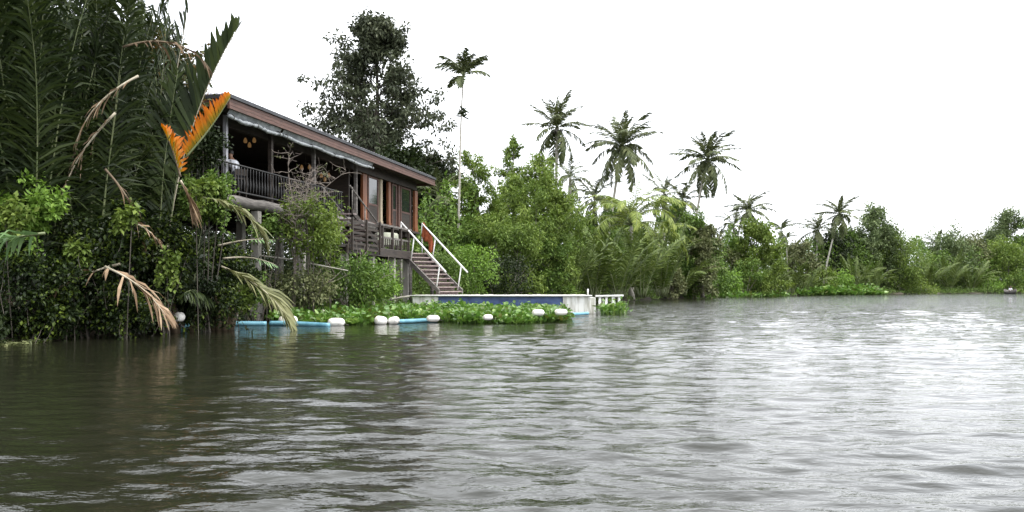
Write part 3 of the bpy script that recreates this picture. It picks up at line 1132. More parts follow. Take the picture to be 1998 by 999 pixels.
def person(loc, rz, label, seat=.45, lean=.28, shirt='cloth_white', trousers='cloth_dark', turn=0.0):
    """a seated adult facing local -Y: hips on a seat at height SEAT, trunk leaning forward, forearms on the knees or table edge"""
    root = thing('person', label, 'person', loc, rz)
    f = -1.0
    hz = seat + .09
    J = [(0, 0, hz, .125, .105),                             # 0 pelvis
         (0, f * lean * .35, hz + .20, .120, .095), (0, f * lean * .75, hz + .40, .135, .100), (0, f * lean, hz + .50, .075, .07),     # 1-3 spine, chest, neck base
         (0, f * (lean + .05), hz + .58, .050, .05), (0, f * (lean + .09), hz + .66, .078, .088), (0, f * (lean + .11), hz + .76, .082, .095), (0, f * (lean + .10), hz + .83, .05, .06)]
    E = [(0, 1), (1, 2), (2, 3), (3, 4), (4, 5), (5, 6), (6, 7)]
    for s in (-1, 1):
        b = len(J)
        J += [(s * .19, f * lean, hz + .44, .055), (s * .24, f * (lean + .05), hz + .19, .043), (s * .17, f * (lean + .28), hz + .16, .032), (s * .155, f * (lean + .36), hz + .16, .026, .04)]
        E += [(3, b), (b, b + 1), (b + 1, b + 2), (b + 2, b + 3)]
        h = b + 3
        for q, (dx, ln) in enumerate(((-.034, .070), (-.012, .082), (.011, .078), (.032, .062))):
            c = len(J)
            x = s * .155 + dx
            J += [(x, f * (lean + .40), hz + .16, .0095), (x, f * (lean + .40 + ln * .6), hz + .152, .009), (x, f * (lean + .40 + ln), hz + .132, .008)]
            E += [(h, c), (c, c + 1), (c + 1, c + 2)]
        c = len(J)
        J += [(s * .155 - s * .045, f * (lean + .37), hz + .165, .011), (s * .155 - s * .06, f * (lean + .41), hz + .155, .009)]
        E += [(h, c), (c, c + 1)]
        c = len(J)
        J += [(s * .10, f * .04, hz - .01, .092), (s * .13, f * .44, hz - .01, .068), (s * .13, f * .44, hz - .26, .056), (s * .13, f * .42, .07, .042), (s * .14, f * .55, .035, .035)]
        E += [(0, c), (c, c + 1), (c + 1, c + 2), (c + 2, c + 3), (c + 3, c + 4)]
    skin_figure(J, E, 0, 'body', 'skin_brown', root)
    # shirt over trunk and upper arms
    Js = [(0, f * .0, hz + .02, .150, .128), (0, f * lean * .35, hz + .20, .148, .120), (0, f * lean * .75, hz + .40, .165, .122), (0, f * lean, hz + .49, .085, .08)]
    Es = [(0, 1), (1, 2), (2, 3)]
    for s in (-1, 1):
        b = len(Js)
        Js += [(s * .19, f * lean, hz + .44, .078), (s * .235, f * (lean + .045), hz + .22, .066)]
        Es += [(3, b), (b, b + 1)]
    skin_figure(Js, Es, 0, 'shirt', shirt, root)
    Jt = [(0, 0, hz - .01, .148, .125)]
    Et = []
    for s in (-1, 1):
        b = len(Jt)
        Jt += [(s * .10, f * .05, hz - .01, .108), (s * .13, f * .45, hz - .01, .084), (s * .13, f * .45, hz - .25, .073), (s * .13, f * .43, .12, .066)]
        Et += [(0, b), (b, b + 1), (b + 1, b + 2), (b + 2, b + 3)]
    skin_figure(Jt, Et, 0, 'trousers', trousers, root)
    hy = f * (lean + .105)
    k = 14
    V = []
    for i in range(8):
        a_ = math.pi * (.02 + .60 * i / 7)
        for j in range(k):
            b_ = 2 * math.pi * j / k
            V.append((.098 * math.sin(a_) * math.cos(b_), hy + .02 + .112 * math.sin(a_) * math.sin(b_) * (1 if math.sin(b_) > 0 else .82), hz + .765 + .115 * math.cos(a_)))
    MB().add(V, np.array([(i * k + j, (i + 1) * k + j, (i + 1) * k + (j + 1) % k, i * k + (j + 1) % k) for i in range(7) for j in range(k)]), 0, True).build('hair', 'hair_black', root)
    # face: eyes, nose, ears
    fc = MB()
    for s in (-1, 1):
        fc.tube([(s * .032, hy - .080, hz + .745), (s * .032, hy - .092, hz + .745)], [.012, .006], 8)
    fc.build('eyes', 'hair_black', root)
    fc = MB().tube([(0, hy - .085, hz + .745), (0, hy - .112, hz + .705), (0, hy - .09, hz + .698)], [.008, .016, .01], 8)
    for s in (-1, 1):
        fc.tube([(s * .078, hy + .015, hz + .755), (s * .092, hy + .022, hz + .725), (s * .08, hy + .012, hz + .70)], [.012, .02, .01], 8)
    fc.build('nose_and_ears', 'skin_brown', root)
    return root


w = hworld(h_s(463, -.85), -.85, FZ)
ang = house.rotation_euler.z
person(w, ang + R(150), 'person in a white shirt seated behind the dark verandah railing', .66, .34)
ch = thing('chair', 'dark wooden chair under the person in the white shirt', 'chair', w, ang + R(150))
MB().box((-.22, -.24, .60), (.22, .2, .65)).build('seat', 'wood_dark', ch)
MB().box((-.21, .205, .72), (.21, .235, .92)).build('backrest', 'wood_dark', ch)
for x in (-.19, .19):
    for y in (-.21, .21):
        MB().box((x - .02, y - .02, 0), (x + .02, y + .02, .598 if y < 0 else .72)).build('leg', 'wood_dark', ch)
tbl = thing('dining_table', 'dark dining table in front of the person in the white shirt', 'table', w + Vector((math.sin(ang + R(150)) * .75, -math.cos(ang + R(150)) * .75, 0)), ang + R(150))
MB().box((-.6, -.4, .70), (.6, .4, .74)).build('tabletop', 'wood_dark', tbl)
for x in (-.54, .54):
    for y in (-.34, .34):
        MB().box((x - .03, y - .03, 0), (x + .03, y + .03, .698)).build('leg', 'wood_dark', tbl)

# the small boat far off at the right edge, with one sitting figure
bt = thing('small_boat', 'tiny dark wooden boat far off at the right edge of the river', 'boat', at(1971, 139, 0), R(78))
n = 15
u = np.linspace(-1, 1, n)
V = []
for i in range(n):
    hw = .55 * (1 - abs(u[i]) ** 2.6) + .03
    zg = .42 + .38 * abs(u[i]) ** 2.5
    for yy, zz in ((-hw, zg), (-hw * .75, .1), (0, -.12 + .25 * abs(u[i]) ** 3), (hw * .75, .1), (hw, zg), (hw - .05, zg - .01), (0, .06 + .3 * abs(u[i]) ** 3), (-hw + .05, zg - .01)):
        V.append((u[i] * 2.6, yy, zz))
Fb = [(i * 8 + j, i * 8 + (j + 1) % 8, (i + 1) * 8 + (j + 1) % 8, (i + 1) * 8 + j) for i in range(n - 1) for j in range(8)]
MB().add(V, np.array(Fb), 0, True).build('hull', 'wood_grey', bt)
MB().box((-.2, -.5, .26), (.1, .5, .31)).build('thwart', 'wood_grey', bt)
MB().box((1.1, -.46, .26), (1.4, .46, .31)).build('thwart', 'wood_grey', bt)
MB().box((-1.5, -.3, .16), (-.9, .3, .50)).build('motor_cover', 'white_paint', bt)
person(at(1971, 139, -.14), R(-12), 'distant person in pale shirt sitting in the tiny boat', .45, .15)

# ------------------------------------------------------------------ floating plants
def hyacinth(name, poly, label, dens, seed, hgt=.42, n_max=4000, leafsize=.14, z=0.0, petals=5, mat='hyacinth'):
    """rosettes of rounded leaves on swollen stalks, floating inside a polygon"""
    rng = np.random.default_rng(seed)
    P = np.array([at(px, d)[:2] for px, d in poly])
    lo, hi = P.min(0), P.max(0)
    pts = rng.uniform(lo, hi, (n_max * 3, 2))
    ins = np.zeros(len(pts), bool)
    j = len(P) - 1
    for i in range(len(P)):
        c = ((P[i, 1] > pts[:, 1]) != (P[j, 1] > pts[:, 1])) & (pts[:, 0] < (P[j, 0] - P[i, 0]) * (pts[:, 1] - P[i, 1]) / (P[j, 1] - P[i, 1] + 1e-9) + P[i, 0])
        ins ^= c
        j = i
    rag = np.sin(pts[:, 0] * 2.3 + 1.7 * np.sin(pts[:, 1] * 1.9)) * np.sin(pts[:, 1] * 2.9 + pts[:, 0]) + rng.normal(0, .35, len(pts))
    pts = pts[ins & (rag > -.62)][:n_max]
    n = len(pts)
    mb = MB()
    hv = hgt * rng.choice([.7, 1.0, 1.5], n, p=[.45, .4, .15]) * (.6 + .5 * (np.sin(pts[:, 0] * 1.1 + 1) * np.sin(pts[:, 1] * .9) * .5 + .5)) * rng.uniform(.75, 1.2, n)
    m = n * petals
    idx = np.repeat(np.arange(n), petals)
    az = rng.uniform(0, 2 * math.pi, m)
    out = rng.uniform(.03, .16, m) * leafsize / .14
    h = hv[idx] * rng.uniform(.45, 1.05, m)
    B = np.stack([pts[idx, 0], pts[idx, 1], np.full(m, z - .03)], 1)
    dirv = np.stack([np.cos(az), np.sin(az), np.zeros(m)], 1)
    T = B + dirv * out[:, None] * 1.6 + np.stack([np.zeros(m), np.zeros(m), h], 1)
    # stalks: thin 3-sided strips
    s = np.stack([-dirv[:, 1], dirv[:, 0], np.zeros(m)], 1) * .012
    V = np.stack([B - s, B + s, T + s * .7, T - s * .7], 1).reshape(-1, 3)
    b = np.arange(m)[:, None] * 4
    mb.add(V, b + np.array([[0, 1, 2, 3]]), 0)
    # round leaves: 7-gon cups facing up and outwards
    k = 7
    tilt = rng.uniform(.2, 1.25, m)
    nrm = unit(dirv * np.sin(tilt)[:, None] * -.8 + np.array([0, 0, 1.0]) * np.cos(tilt)[:, None] + rng.normal(0, .25, (m, 3)))
    e1 = unit(np.cross(nrm, np.stack([-dirv[:, 1], dirv[:, 0], np.zeros(m)], 1) + 1e-3))
    e2 = np.cross(nrm, e1)
    r = leafsize * .5 * rng.uniform(.6, 1.2, m)[:, None]
    ctr = T + e1 * r * .0 + dirv * r * .6
    V = [ctr - nrm * r * .18]
    for i in range(k):
        a = 2 * math.pi * i / k
        V.append(ctr + (e1 * math.cos(a) * 1.1 + e2 * math.sin(a)) * r)
    V = np.stack(V, 1).reshape(-1, 3)
    b = np.arange(m)[:, None] * (k + 1)
    mb.add(V, np.concatenate([b + np.array([[0, 1 + i, 1 + (i + 1) % k]]) for i in range(k)]), 0)
    o = mb.build(name, mat)
    tag(o, label, 'water plants')
    o['kind'] = 'stuff'
    return o


hyacinth('water_hyacinth', [(532, 27), (600, 25.6), (680, 25.0), (738, 25.9), (775, 26.6), (850, 27.6), (885, 27.2), (905, 25.9), (960, 26.3), (1010, 26.0), (1060, 27.0), (1100, 27.6), (1108, 30),
                            (1098, 33.5), (1090, 35.5), (900, 35.6), (812, 35.8), (780, 37.5), (700, 35), (620, 32.5), (560, 30), (536, 28.5)],
         'broad bright green mat of water hyacinth between the boom and the pontoon', 1, 4, .34, 5600, .14)
hyacinth('water_hyacinth', [(1172, 34.5), (1195, 34.0), (1222, 35.2), (1218, 37.0), (1180, 37.2)], 'small clump of water hyacinth at the right end of the gangway', 1, 5, .55, 75, .15)
hyacinth('water_hyacinth', [(350, 23.6), (380, 23.4), (410, 24.0), (425, 25.2), (395, 25.6), (360, 25.4)], 'few hyacinth leaves beside the small dirty float', 1, 6, .22, 90, .12)
hyacinth('water_hyacinth', [(1565, 112), (1640, 116), (1722, 124), (1716, 130), (1640, 127), (1560, 119)], 'far strip of hyacinth along the opposite bend', 1, 7, .9, 1500, .42)
hyacinth('water_hyacinth', [(1330, 84), (1400, 90), (1520, 101), (1560, 108), (1500, 107), (1400, 96), (1330, 88)], 'thin fringe of floating plants under the middle bank', 1, 8, .45, 450, .32)
hyacinth('water_hyacinth', [(0, 16.2), (50, 16.6), (100, 17.5), (90, 18.3), (30, 17.8), (0, 17.2)], 'dull flat weeds floating in the shade of the left bank', 1, 9, .06, 130, .08, mat='leaf_olive')


# ------------------------------------------------------------------ palms on the left bank, frond by frond
def palm_clump(name, px, d, label, fronds, mat='frond_nipa', seed=1, cat='palm', z=.35, rach='rachis_green'):
    root = thing(name, label, cat, at(px, d, z))
    rng = np.random.default_rng(seed)
    for fr in fronds:
        kw = dict(fr)
        mt = kw.pop('mat', mat)
        rc_ = kw.pop('rach', rach)
        lab = kw.pop('label', None)
        mb = MB()
        frond_mesh(mb, rng=rng, **kw)
        o = mb.build(kw.get('nm', 'frond'), [mt, rc_], root)
        if lab:
            o['label'] = lab
    f = MB()
    for i in range(9):                                # swollen leaf bases
        a = rng.uniform(0, 6.28)
        f.tube(curve((.25 * math.cos(a), .25 * math.sin(a), -.4), (math.cos(a) * .3, math.sin(a) * .3, 1), 1.1, 4, rng, .06), np.linspace(.11, .05, 5), 7)
    f.build('leaf_base', 'rachis_brown', root)
    return root


def fan(n, seed, L=(6.8, 8.6), e0=(72, 88), e1=(25, 70), ll=1.1, lw=.055, nl=112, start=.16, az=None, **kw):
    rng = np.random.default_rng(seed)
    out = []
    for i in range(n):
        a = i * 137.5 + rng.uniform(-25, 25) if az is None else rng.uniform(*az)
        r = .3
        right = max(0.0, math.cos(R(a)))                 # the house side: leaves there stand steeper
        out.append(dict(L=rng.uniform(*L), e0=rng.uniform(*e0) * (1 - right) + 87 * right, e1=rng.uniform(*e1) * (1 - right) + 76 * right, nl=nl, ll=ll * rng.uniform(.85, 1.1), lw=lw, az=a, start=start,
                        o=(r * math.cos(R(a)), r * math.sin(R(a)), 0), droop=rng.uniform(.2, .8), vee=rng.uniform(5, 35), roll=rng.uniform(-25, 25), fwd=rng.uniform(42, 58), jit=.14, tw=.35, keep=.93, **kw))
    return out


def off(px, y, px0, d0, z0=.35, dd=0.0):
    """offset of a point seen at (px, y), dd metres nearer or farther than the plant's foot"""
    a, b = at(px, d0 + dd, zy(y, d0 + dd)), at(px0, d0, z0)
    v = a - b
    return (v.x, v.y, v.z)


DEAD = dict(mat='frond_dead', rach='rachis_pale')
BROWN = dict(mat='frond_brown', rach='rachis_brown')
palm_clump('nipa_palm', 65, 18.6, 'tall dark nipa palm at the left edge with bright upright fronds', fan(20, 1) + [
    dict(L=2.1, e0=-8, e1=-48, nl=38, ll=1.3, lw=.08, az=196, start=.05, o=off(88, 455, 65, 18.6, dd=-2.6), droop=1.3, vee=-35, fwd=66, mat='frond_pale',
         label='pale grey-green frond hanging near the left edge'),
    dict(L=2.2, e0=-15, e1=-60, nl=24, ll=.9, lw=.07, az=170, start=.1, o=off(40, 600, 65, 18.6, dd=-1.0), droop=.8, vee=-10, keep=.5, **DEAD),
], seed=11)
palm_clump('nipa_palm', 175, 20.3, 'dark nipa palm between the left edge and the dead brown fronds', fan(19, 2) + [
    dict(L=2.0, e0=-35, e1=-78, nl=26, ll=.62, lw=.06, az=215, start=.05, o=off(270, 148, 175, 20.3, dd=-1.6), droop=.9, vee=-10, keep=.6, label='withered tan frond hanging inside the dark palms', **DEAD),
    dict(L=2.6, e0=-50, e1=-86, nl=28, ll=.7, lw=.06, az=200, start=.05, o=off(225, 220, 175, 20.3, dd=-1.4), droop=1.0, vee=-10, keep=.45, **DEAD),
    dict(L=2.0, e0=-60, e1=-88, nl=24, ll=.8, lw=.05, az=180, start=.1, o=off(150, 290, 175, 20.3, dd=-1.5), droop=1.0, vee=-10, keep=.5, **BROWN),
    dict(L=1.8, e0=-50, e1=-88, nl=24, ll=.8, lw=.05, az=20, start=.1, o=off(205, 330, 175, 20.3, dd=-1.5), droop=1.0, vee=-10, keep=.5, **BROWN),
    dict(L=2.2, e0=20, e1=-70, nl=28, ll=.7, lw=.06, az=10, start=.1, o=off(240, 92, 175, 20.3, dd=-1.0), droop=.9, vee=-10, keep=.5, **BROWN),
    dict(L=1.75, e0=-22, e1=-58, nl=20, ll=.85, lw=.07, az=-14, start=.05, o=off(205, 520, 175, 20.3, dd=-2.2), droop=1.25, vee=-25, keep=.75, fwd=48, jit=.14,
         label='big dead frond drooping its pale tips into the water', **DEAD),
    dict(L=1.5, e0=-15, e1=-45, nl=9, ll=.8, lw=.07, az=200, start=.05, o=off(235, 515, 175, 20.3, dd=-2.0), droop=1.4, vee=-40, keep=.7, **DEAD),
    dict(L=.9, e0=-10, e1=-60, nl=9, ll=.6, lw=.05, az=20, start=.05, o=off(232, 428, 175, 20.3, dd=-2.0), droop=1.2, vee=-30, keep=.7, **DEAD),
], seed=12)
palm_clump('nipa_palm', 300, 22.2, 'nipa palm whose lone frond rises against the sky beside the roof', fan(15, 3, L=(5.2, 7.6), az=(60, 250), e0=(76, 88)) + [
    dict(L=7.6, e0=86, e1=58, nl=46, ll=1.2, lw=.12, az=2, start=.42, o=(.25, -.1, 0), droop=.0, vee=58, fwd=46, tw=.12, bend=1.5, rach='rachis_pale', label='ragged frond rising alone against the white sky'),
    dict(L=8.4, e0=89, e1=78, nl=46, ll=.9, lw=.08, az=8, start=.45, o=(.1, -.2, 0), droop=.15, vee=30, fwd=42, keep=.55, rach='rachis_pale'),
    dict(L=8.0, e0=89, e1=82, nl=50, ll=.9, lw=.07, az=-10, start=.35, o=(.0, -.2, 0), droop=.15, vee=20, fwd=45, keep=.6),
    dict(L=6.2, e0=89, e1=76, nl=54, ll=.9, lw=.09, az=-30, start=.3, o=(.2, -.3, 0), droop=.2, vee=20, fwd=48),
    dict(L=5.5, e0=89, e1=72, nl=54, ll=.9, lw=.09, az=20, start=.3, o=(.3, .0, 0), droop=.2, vee=25, fwd=48),
], seed=13)
palm_clump('nipa_palm', 352, 21.2, 'small nipa palm with one bright orange frond in front of the house', fan(4, 4, L=(2.6, 3.6), e0=(50, 80), e1=(-20, 30), ll=.7, az=(-60, 240)) + [
    dict(L=1.72, e0=50, e1=62, nl=30, ll=.52, lw=.062, az=2, start=.04, o=off(362, 308, 352, 21.2, dd=-1.2), droop=.0, vee=66, fwd=62, tw=.08, jit=.05, mat='frond_orange', rach='rachis_green',
         label='bright orange withering frond with a green midrib'),
    dict(L=1.2, e0=75, e1=60, nl=14, ll=.45, lw=.08, az=170, start=.1, o=off(352, 345, 352, 21.2, dd=-1.2), droop=.2, vee=50, fwd=60, mat='frond_orange', rach='rachis_brown'),
    dict(L=3.4, e0=88, e1=86, nl=6, ll=.2, lw=.05, az=0, start=.9, o=(.05, -1.1, 0), rach='rachis_green'),
    dict(L=.75, e0=-62, e1=-84, nl=20, ll=.75, lw=.075, az=10, start=.0, o=off(352, 352, 352, 21.2, dd=-1.3), droop=.6, vee=-20, fwd=35, label='pale dead frond hanging below the orange one', **DEAD),
    dict(L=1.9, e0=-10, e1=-78, nl=34, ll=.8, lw=.085, az=5, start=.1, o=off(395, 385, 352, 21.2, dd=-.9), droop=.8, vee=-25, fwd=45, mat='frond_olive',
         label='olive frond hanging beside the verandah log'),
], seed=14)
palm_clump('nipa_palm', 428, 22.4, 'low nipa palm whose olive frond dips into the water by the floats', fan(4, 5, L=(1.6, 2.6), e0=(30, 70), e1=(-40, 10), ll=.6, az=(90, 270)) + [
    dict(L=2.35, e0=-22, e1=-62, nl=52, ll=1.0, lw=.075, az=-6, start=.05, o=off(432, 520, 428, 22.4, dd=-.2), droop=.75, vee=-25, fwd=42, mat='frond_olive', rach='rachis_pale',
         label='olive frond with its leaflets trailing in the water'),
    dict(L=1.5, e0=15, e1=-8, nl=8, ll=.25, lw=.04, az=-4, start=.6, o=off(425, 480, 428, 22.4, dd=.4), mat='frond_pale', rach='rachis_pale'),
    dict(L=1.4, e0=8, e1=-30, nl=8, ll=.3, lw=.04, az=4, start=.6, o=off(435, 505, 428, 22.4, dd=.4), mat='frond_pale', rach='rachis_pale'),
], seed=15)

palm_clump('nipa_palm', -70, 18.0, 'dark nipa palm partly cut off by the left edge', fan(15, 6), seed=16)
palm_clump('nipa_palm', 120, 24.5, 'nipa palm standing behind the others, showing only in gaps', fan(16, 7, L=(8.0, 9.6)), seed=17)
palm_clump('nipa_palm', 235, 25.5, 'dark nipa palm behind the withered tan frond', fan(14, 8, L=(7.0, 8.6)), seed=18)

# shrubs and creepers of the left bank: (px, d, width px, top y, bottom y, leaf, label, leaf length, count, spill)
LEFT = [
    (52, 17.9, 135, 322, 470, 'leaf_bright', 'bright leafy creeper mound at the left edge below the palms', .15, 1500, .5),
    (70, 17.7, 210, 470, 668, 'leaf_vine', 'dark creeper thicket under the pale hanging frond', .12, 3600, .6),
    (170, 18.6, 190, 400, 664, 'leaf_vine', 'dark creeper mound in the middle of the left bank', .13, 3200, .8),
    (243, 18.9, 120, 385, 540, 'leaf_vine', 'creeper with yellow-green patches coloured as lit above the drooping dead frond', .14, 1800, 1.0),
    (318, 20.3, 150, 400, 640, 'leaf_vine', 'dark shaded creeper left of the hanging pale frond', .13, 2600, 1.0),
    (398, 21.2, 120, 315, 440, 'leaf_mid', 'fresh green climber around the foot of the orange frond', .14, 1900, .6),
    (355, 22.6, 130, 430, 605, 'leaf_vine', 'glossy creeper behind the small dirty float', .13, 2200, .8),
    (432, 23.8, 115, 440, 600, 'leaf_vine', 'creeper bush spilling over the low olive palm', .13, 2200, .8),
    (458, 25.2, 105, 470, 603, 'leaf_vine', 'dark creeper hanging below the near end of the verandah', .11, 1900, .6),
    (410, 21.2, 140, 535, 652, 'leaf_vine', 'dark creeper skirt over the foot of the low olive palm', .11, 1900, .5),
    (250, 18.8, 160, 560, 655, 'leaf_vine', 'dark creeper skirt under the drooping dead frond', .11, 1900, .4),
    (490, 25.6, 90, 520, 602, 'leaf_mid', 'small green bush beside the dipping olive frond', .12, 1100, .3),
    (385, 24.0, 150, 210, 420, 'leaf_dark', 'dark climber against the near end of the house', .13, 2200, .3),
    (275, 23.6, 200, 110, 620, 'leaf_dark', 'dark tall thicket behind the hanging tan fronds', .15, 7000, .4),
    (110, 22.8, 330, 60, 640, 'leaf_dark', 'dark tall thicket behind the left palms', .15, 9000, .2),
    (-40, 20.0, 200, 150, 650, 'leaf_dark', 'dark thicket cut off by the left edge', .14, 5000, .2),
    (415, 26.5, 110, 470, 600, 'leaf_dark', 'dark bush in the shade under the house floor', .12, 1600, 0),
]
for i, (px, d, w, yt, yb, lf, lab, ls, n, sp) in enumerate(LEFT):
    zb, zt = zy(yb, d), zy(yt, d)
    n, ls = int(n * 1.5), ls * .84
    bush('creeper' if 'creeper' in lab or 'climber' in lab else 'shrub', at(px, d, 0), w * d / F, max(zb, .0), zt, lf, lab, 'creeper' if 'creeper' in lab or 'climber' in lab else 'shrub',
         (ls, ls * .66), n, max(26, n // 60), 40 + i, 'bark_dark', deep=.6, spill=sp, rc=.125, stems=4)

tree('broadleaf_tree', at(264, 24.5, .4), 8.1, 3.2, [.5, .8, 1, .9, .55], 'leaf_rust', 'broadleaf tree with rusty young leaves above the dark palms', lsize=(.17, .09), nleaf=5200, limbs=18,
     base=.45, rc=.10, seed=61, subs=4, elev=(10, 60))

# ------------------------------------------------------------------ plants in front of the house
GARDEN = [
    (605, 28.4, 150, 372, 510, 'leaf_lime', 'airy lime-green shrub top in front of the verandah stair', .14, 2900, 'bark_dark', 5),
    (520, 27.8, 90, 415, 475, 'leaf_mid', 'thin leafy branch sprays in front of the verandah log', .15, 480, 'bark_dark', 8),
    (640, 30.4, 75, 440, 520, 'leaf_lime', 'light green bush beside the slatted screen', .15, 1100, 'twig_grey', 3),
    (690, 30.5, 175, 498, 598, 'leaf_mid', 'dense rounded green bush at the foot of the deck piles', .13, 4200, 'twig_grey', 14),
    (742, 32.6, 85, 508, 592, 'leaf_bright', 'bright rounded bush left of the river stair', .13, 1700, 'twig_grey', 4),
    (580, 28.6, 170, 522, 602, 'leaf_olive', 'brownish low bush between the concrete stilts', .13, 2600, 'twig_grey', 16),
    (925, 45.0, 110, 470, 585, 'leaf_bright', 'bright shrub behind the foot of the white handrails', .17, 2300, 'twig_grey', 0),
    (865, 44.0, 110, 480, 580, 'leaf_mid', 'green shrub behind the river stair treads', .17, 1900, 'twig_grey', 0),
    (985, 47.5, 130, 490, 588, 'leaf_dark', 'dark shrub behind the middle of the pontoon', .17, 2300, 'twig_grey', 6),
]
for i, (px, d, w, yt, yb, lf, lab, ls, n, bk, tw_) in enumerate(GARDEN):
    bush('shrub', at(px, d, 0), w * d / F, max(zy(yb, d), .05), zy(yt, d), lf, lab, 'shrub', (ls, ls * .55), n, max(24, n // 45), 80 + i, bk, twigs=tw_, deep=.7, stems=4)

rng = np.random.default_rng(99)
ds = thing('bare_shrub', 'bare grey branching shrub standing before the verandah lamps', 'shrub', at(572, 28.6, .3))
sm, fm = MB(), MB()
TR = curve((0, 0, -.4), (.03, 0, 1), 2.6, 6, rng, .05)
sm.tube(TR, np.linspace(.07, .05, 7), 7, cap=False)
for i in range(8):
    P = curve(TR[6 - i % 3], (rng.normal(0, .28), rng.normal(0, .25), 1), rng.uniform(2.2, 3.2), 14, rng, .07)
    sm.tube(P, np.linspace(.026, .006, 15), 5, cap=False)
    for j in range(4, 15):
        for q in range(2):
            B = curve(P[j], unit(np.array([rng.normal(0, 1), rng.normal(0, .6), rng.uniform(.0, 1.0)])), rng.uniform(.25, .75), 5, rng, .22)
            sm.tube(B, np.linspace(.010, .004, 6), 4, cap=False)
            for kk in range(2):
                C_ = curve(B[2 + kk * 2], unit(rng.normal(0, 1, 3) + np.array([0, 0, .4])), rng.uniform(.12, .32), 3, rng, .2)
                sm.tube(C_, .005, 3, cap=False)
            if rng.random() < .25:
                leaves(fm, np.repeat(B[3:], 2, 0), rng.normal(0, 1, (6, 3)), .10, .05, rng)
sm.build('branch', 'twig_grey', ds)
fm.build('foliage', 'leaf_olive', ds)

# fallen pale stems under the verandah
st = thing('fallen_stem', 'pale fallen stem leaning across the two concrete stilts', 'branch', at(535, 28.5, 0))
MB().tube([(-1.3, -.2, zy(492, 28.3)), (.4, 0, zy(505, 28.5)), (2.3, .6, zy(528, 29))], [.035, .03, .02], 6).build('stem', 'bark_pale', st)
dw = thing('drift_branch', 'pale driftwood branch lying at the left end of the pontoon', 'branch', at(800, 36.4, 0))
MB().tube([(-1.0, .1, .50), (-.4, 0, .66), (.1, -.05, .72), (.5, .1, .62)], [.03, .05, .05, .03], 7).build('stem', 'bark_pale', dw)

# ------------------------------------------------------------------ coconut and other palms
rngp = np.random.default_rng(31)
CF = []
for i in range(5):
    mb = MB()
    frond_mesh(mb, 3.7, 24, [-22, -38, -8, -44, -28][i], 46, .85, .105, rngp, fwd=50, droop=.65, vee=-5, start=.12, r0=.045, bend=1.0, keep=.95)
    CF.append(mb)
CFM = []


def frond_copy(cache, i, mats, parent, az, pitch, roll=0.0, s=1.0, z=0.0, name='frond'):
    """one more frond object that shares a frond mesh"""
    key = i % len(cache)
    if not isinstance(cache[key], bpy.types.Mesh):
        o = cache[key].build(name, mats)
        cache[key] = o.data
    else:
        o = bpy.data.objects.new(name, cache[key])
        col.objects.link(o)
    o.parent = parent
    o.location = (0, 0, z) if not isinstance(z, tuple) else z
    o.rotation_euler = (R(roll), R(-pitch), R(az))
    o.scale = (s, s, s)
    return o


def coconut(px, d, ytop, label, lean_px=0, base_y=None, scale=1.0, nf=24, seed=1, cache=None, mats=('frond_coconut', 'rachis_green'), nuts=True, skirt=True, r=.15, name='coconut_palm', top_pitch=64):
    """ytop is the row of the crown's heart; the trunk foot stands lean_px to the left of it"""
    rng = np.random.default_rng(seed)
    cache = CF if cache is None else cache
    H = zy(ytop, d) - .4
    root = thing(name, label, 'palm', at(px - lean_px, d, .4), 0, None)
    dx = lean_px * d / F
    u = np.linspace(0, 1, 12)
    P = np.stack([dx * u ** 1.25, .25 * np.sin(u * 3) * rng.uniform(-1, 1), H * u], 1)
    P[0, 2] = -.3
    MB().tube(P, r * np.array([1.6, 1.15] + [1] * 9 + [.8]) * np.linspace(1, .75, 12), 9).build('trunk', 'bark_pale', root)
    top = tuple(P[-1])
    for i in range(nf):
        f = i / (nf - 1)
        az = i * 137.5 + rng.uniform(-12, 12)
        pitch = top_pitch * (1 - f) ** .9 - 54 * f + rng.uniform(-10, 10)
        if skirt and f > .78:
            pitch -= 20
        frond_copy(cache, int(rng.integers(0, 5)), mats, root, az, pitch, rng.uniform(-14, 14), scale * rng.uniform(.82, 1.06) * (.8 if f < .15 else 1), top)
    if nuts:
        f = MB()
        for i in range(10):
            a = i * 2.3
            c = np.array(top) + np.array([.28 * math.cos(a), .28 * math.sin(a), -.25 - .12 * (i % 3)])
            f.tube([c + np.array([0, 0, .15 - .3 * q]) for q in np.linspace(0, 1, 6)], .13 * np.sin(np.linspace(.25, 2.9, 6)), 8)
        f.build('coconuts', 'bark_dark', root)
    return root


coconut(1087, 74, 250, 'tallest slim coconut palm, farthest left in the row of palms', 4, scale=.92, nf=28, seed=2, top_pitch=74)
coconut(1213, 79, 286, 'coconut palm leaning right over the yellow-green feather palm', 38, scale=1.12, nf=32, seed=3)
coconut(1380, 89, 312, 'coconut palm leaning right above the end of the dense bank', 42, scale=1.08, nf=30, seed=4)
coconut(1461, 112, 412, 'coconut palm behind the bright vine-covered tree', 3, scale=.98, nf=26, seed=5)
coconut(1638, 126, 418, 'slender coconut palm leaning right over a bare pale trunk', 34, scale=.98, nf=26, seed=6, r=.13)
coconut(1595, 130, 450, 'shorter coconut palm just left of the leaning pale-trunked one', 2, scale=1.0, nf=20, seed=7)
coconut(1112, 70, 345, 'small drooping palm peeping out under the tallest coconut palm', 0, scale=.62, nf=12, seed=8, nuts=False)
coconut(1160, 84, 385, 'young coconut palm between the feathery trees and the leaning palm', 0, scale=.95, nf=16, seed=9, nuts=False)
coconut(1296, 96, 380, 'young coconut palm behind the yellow-green feather palm', 0, scale=.9, nf=16, seed=10, nuts=False)
coconut(1332, 98, 392, 'low coconut palm left of the second leaning palm', 0, scale=.9, nf=16, seed=11, nuts=False)
coconut(1432, 116, 440, 'ragged low palm left of the palm behind the vine tree', 0, scale=.8, nf=14, seed=12, nuts=False)
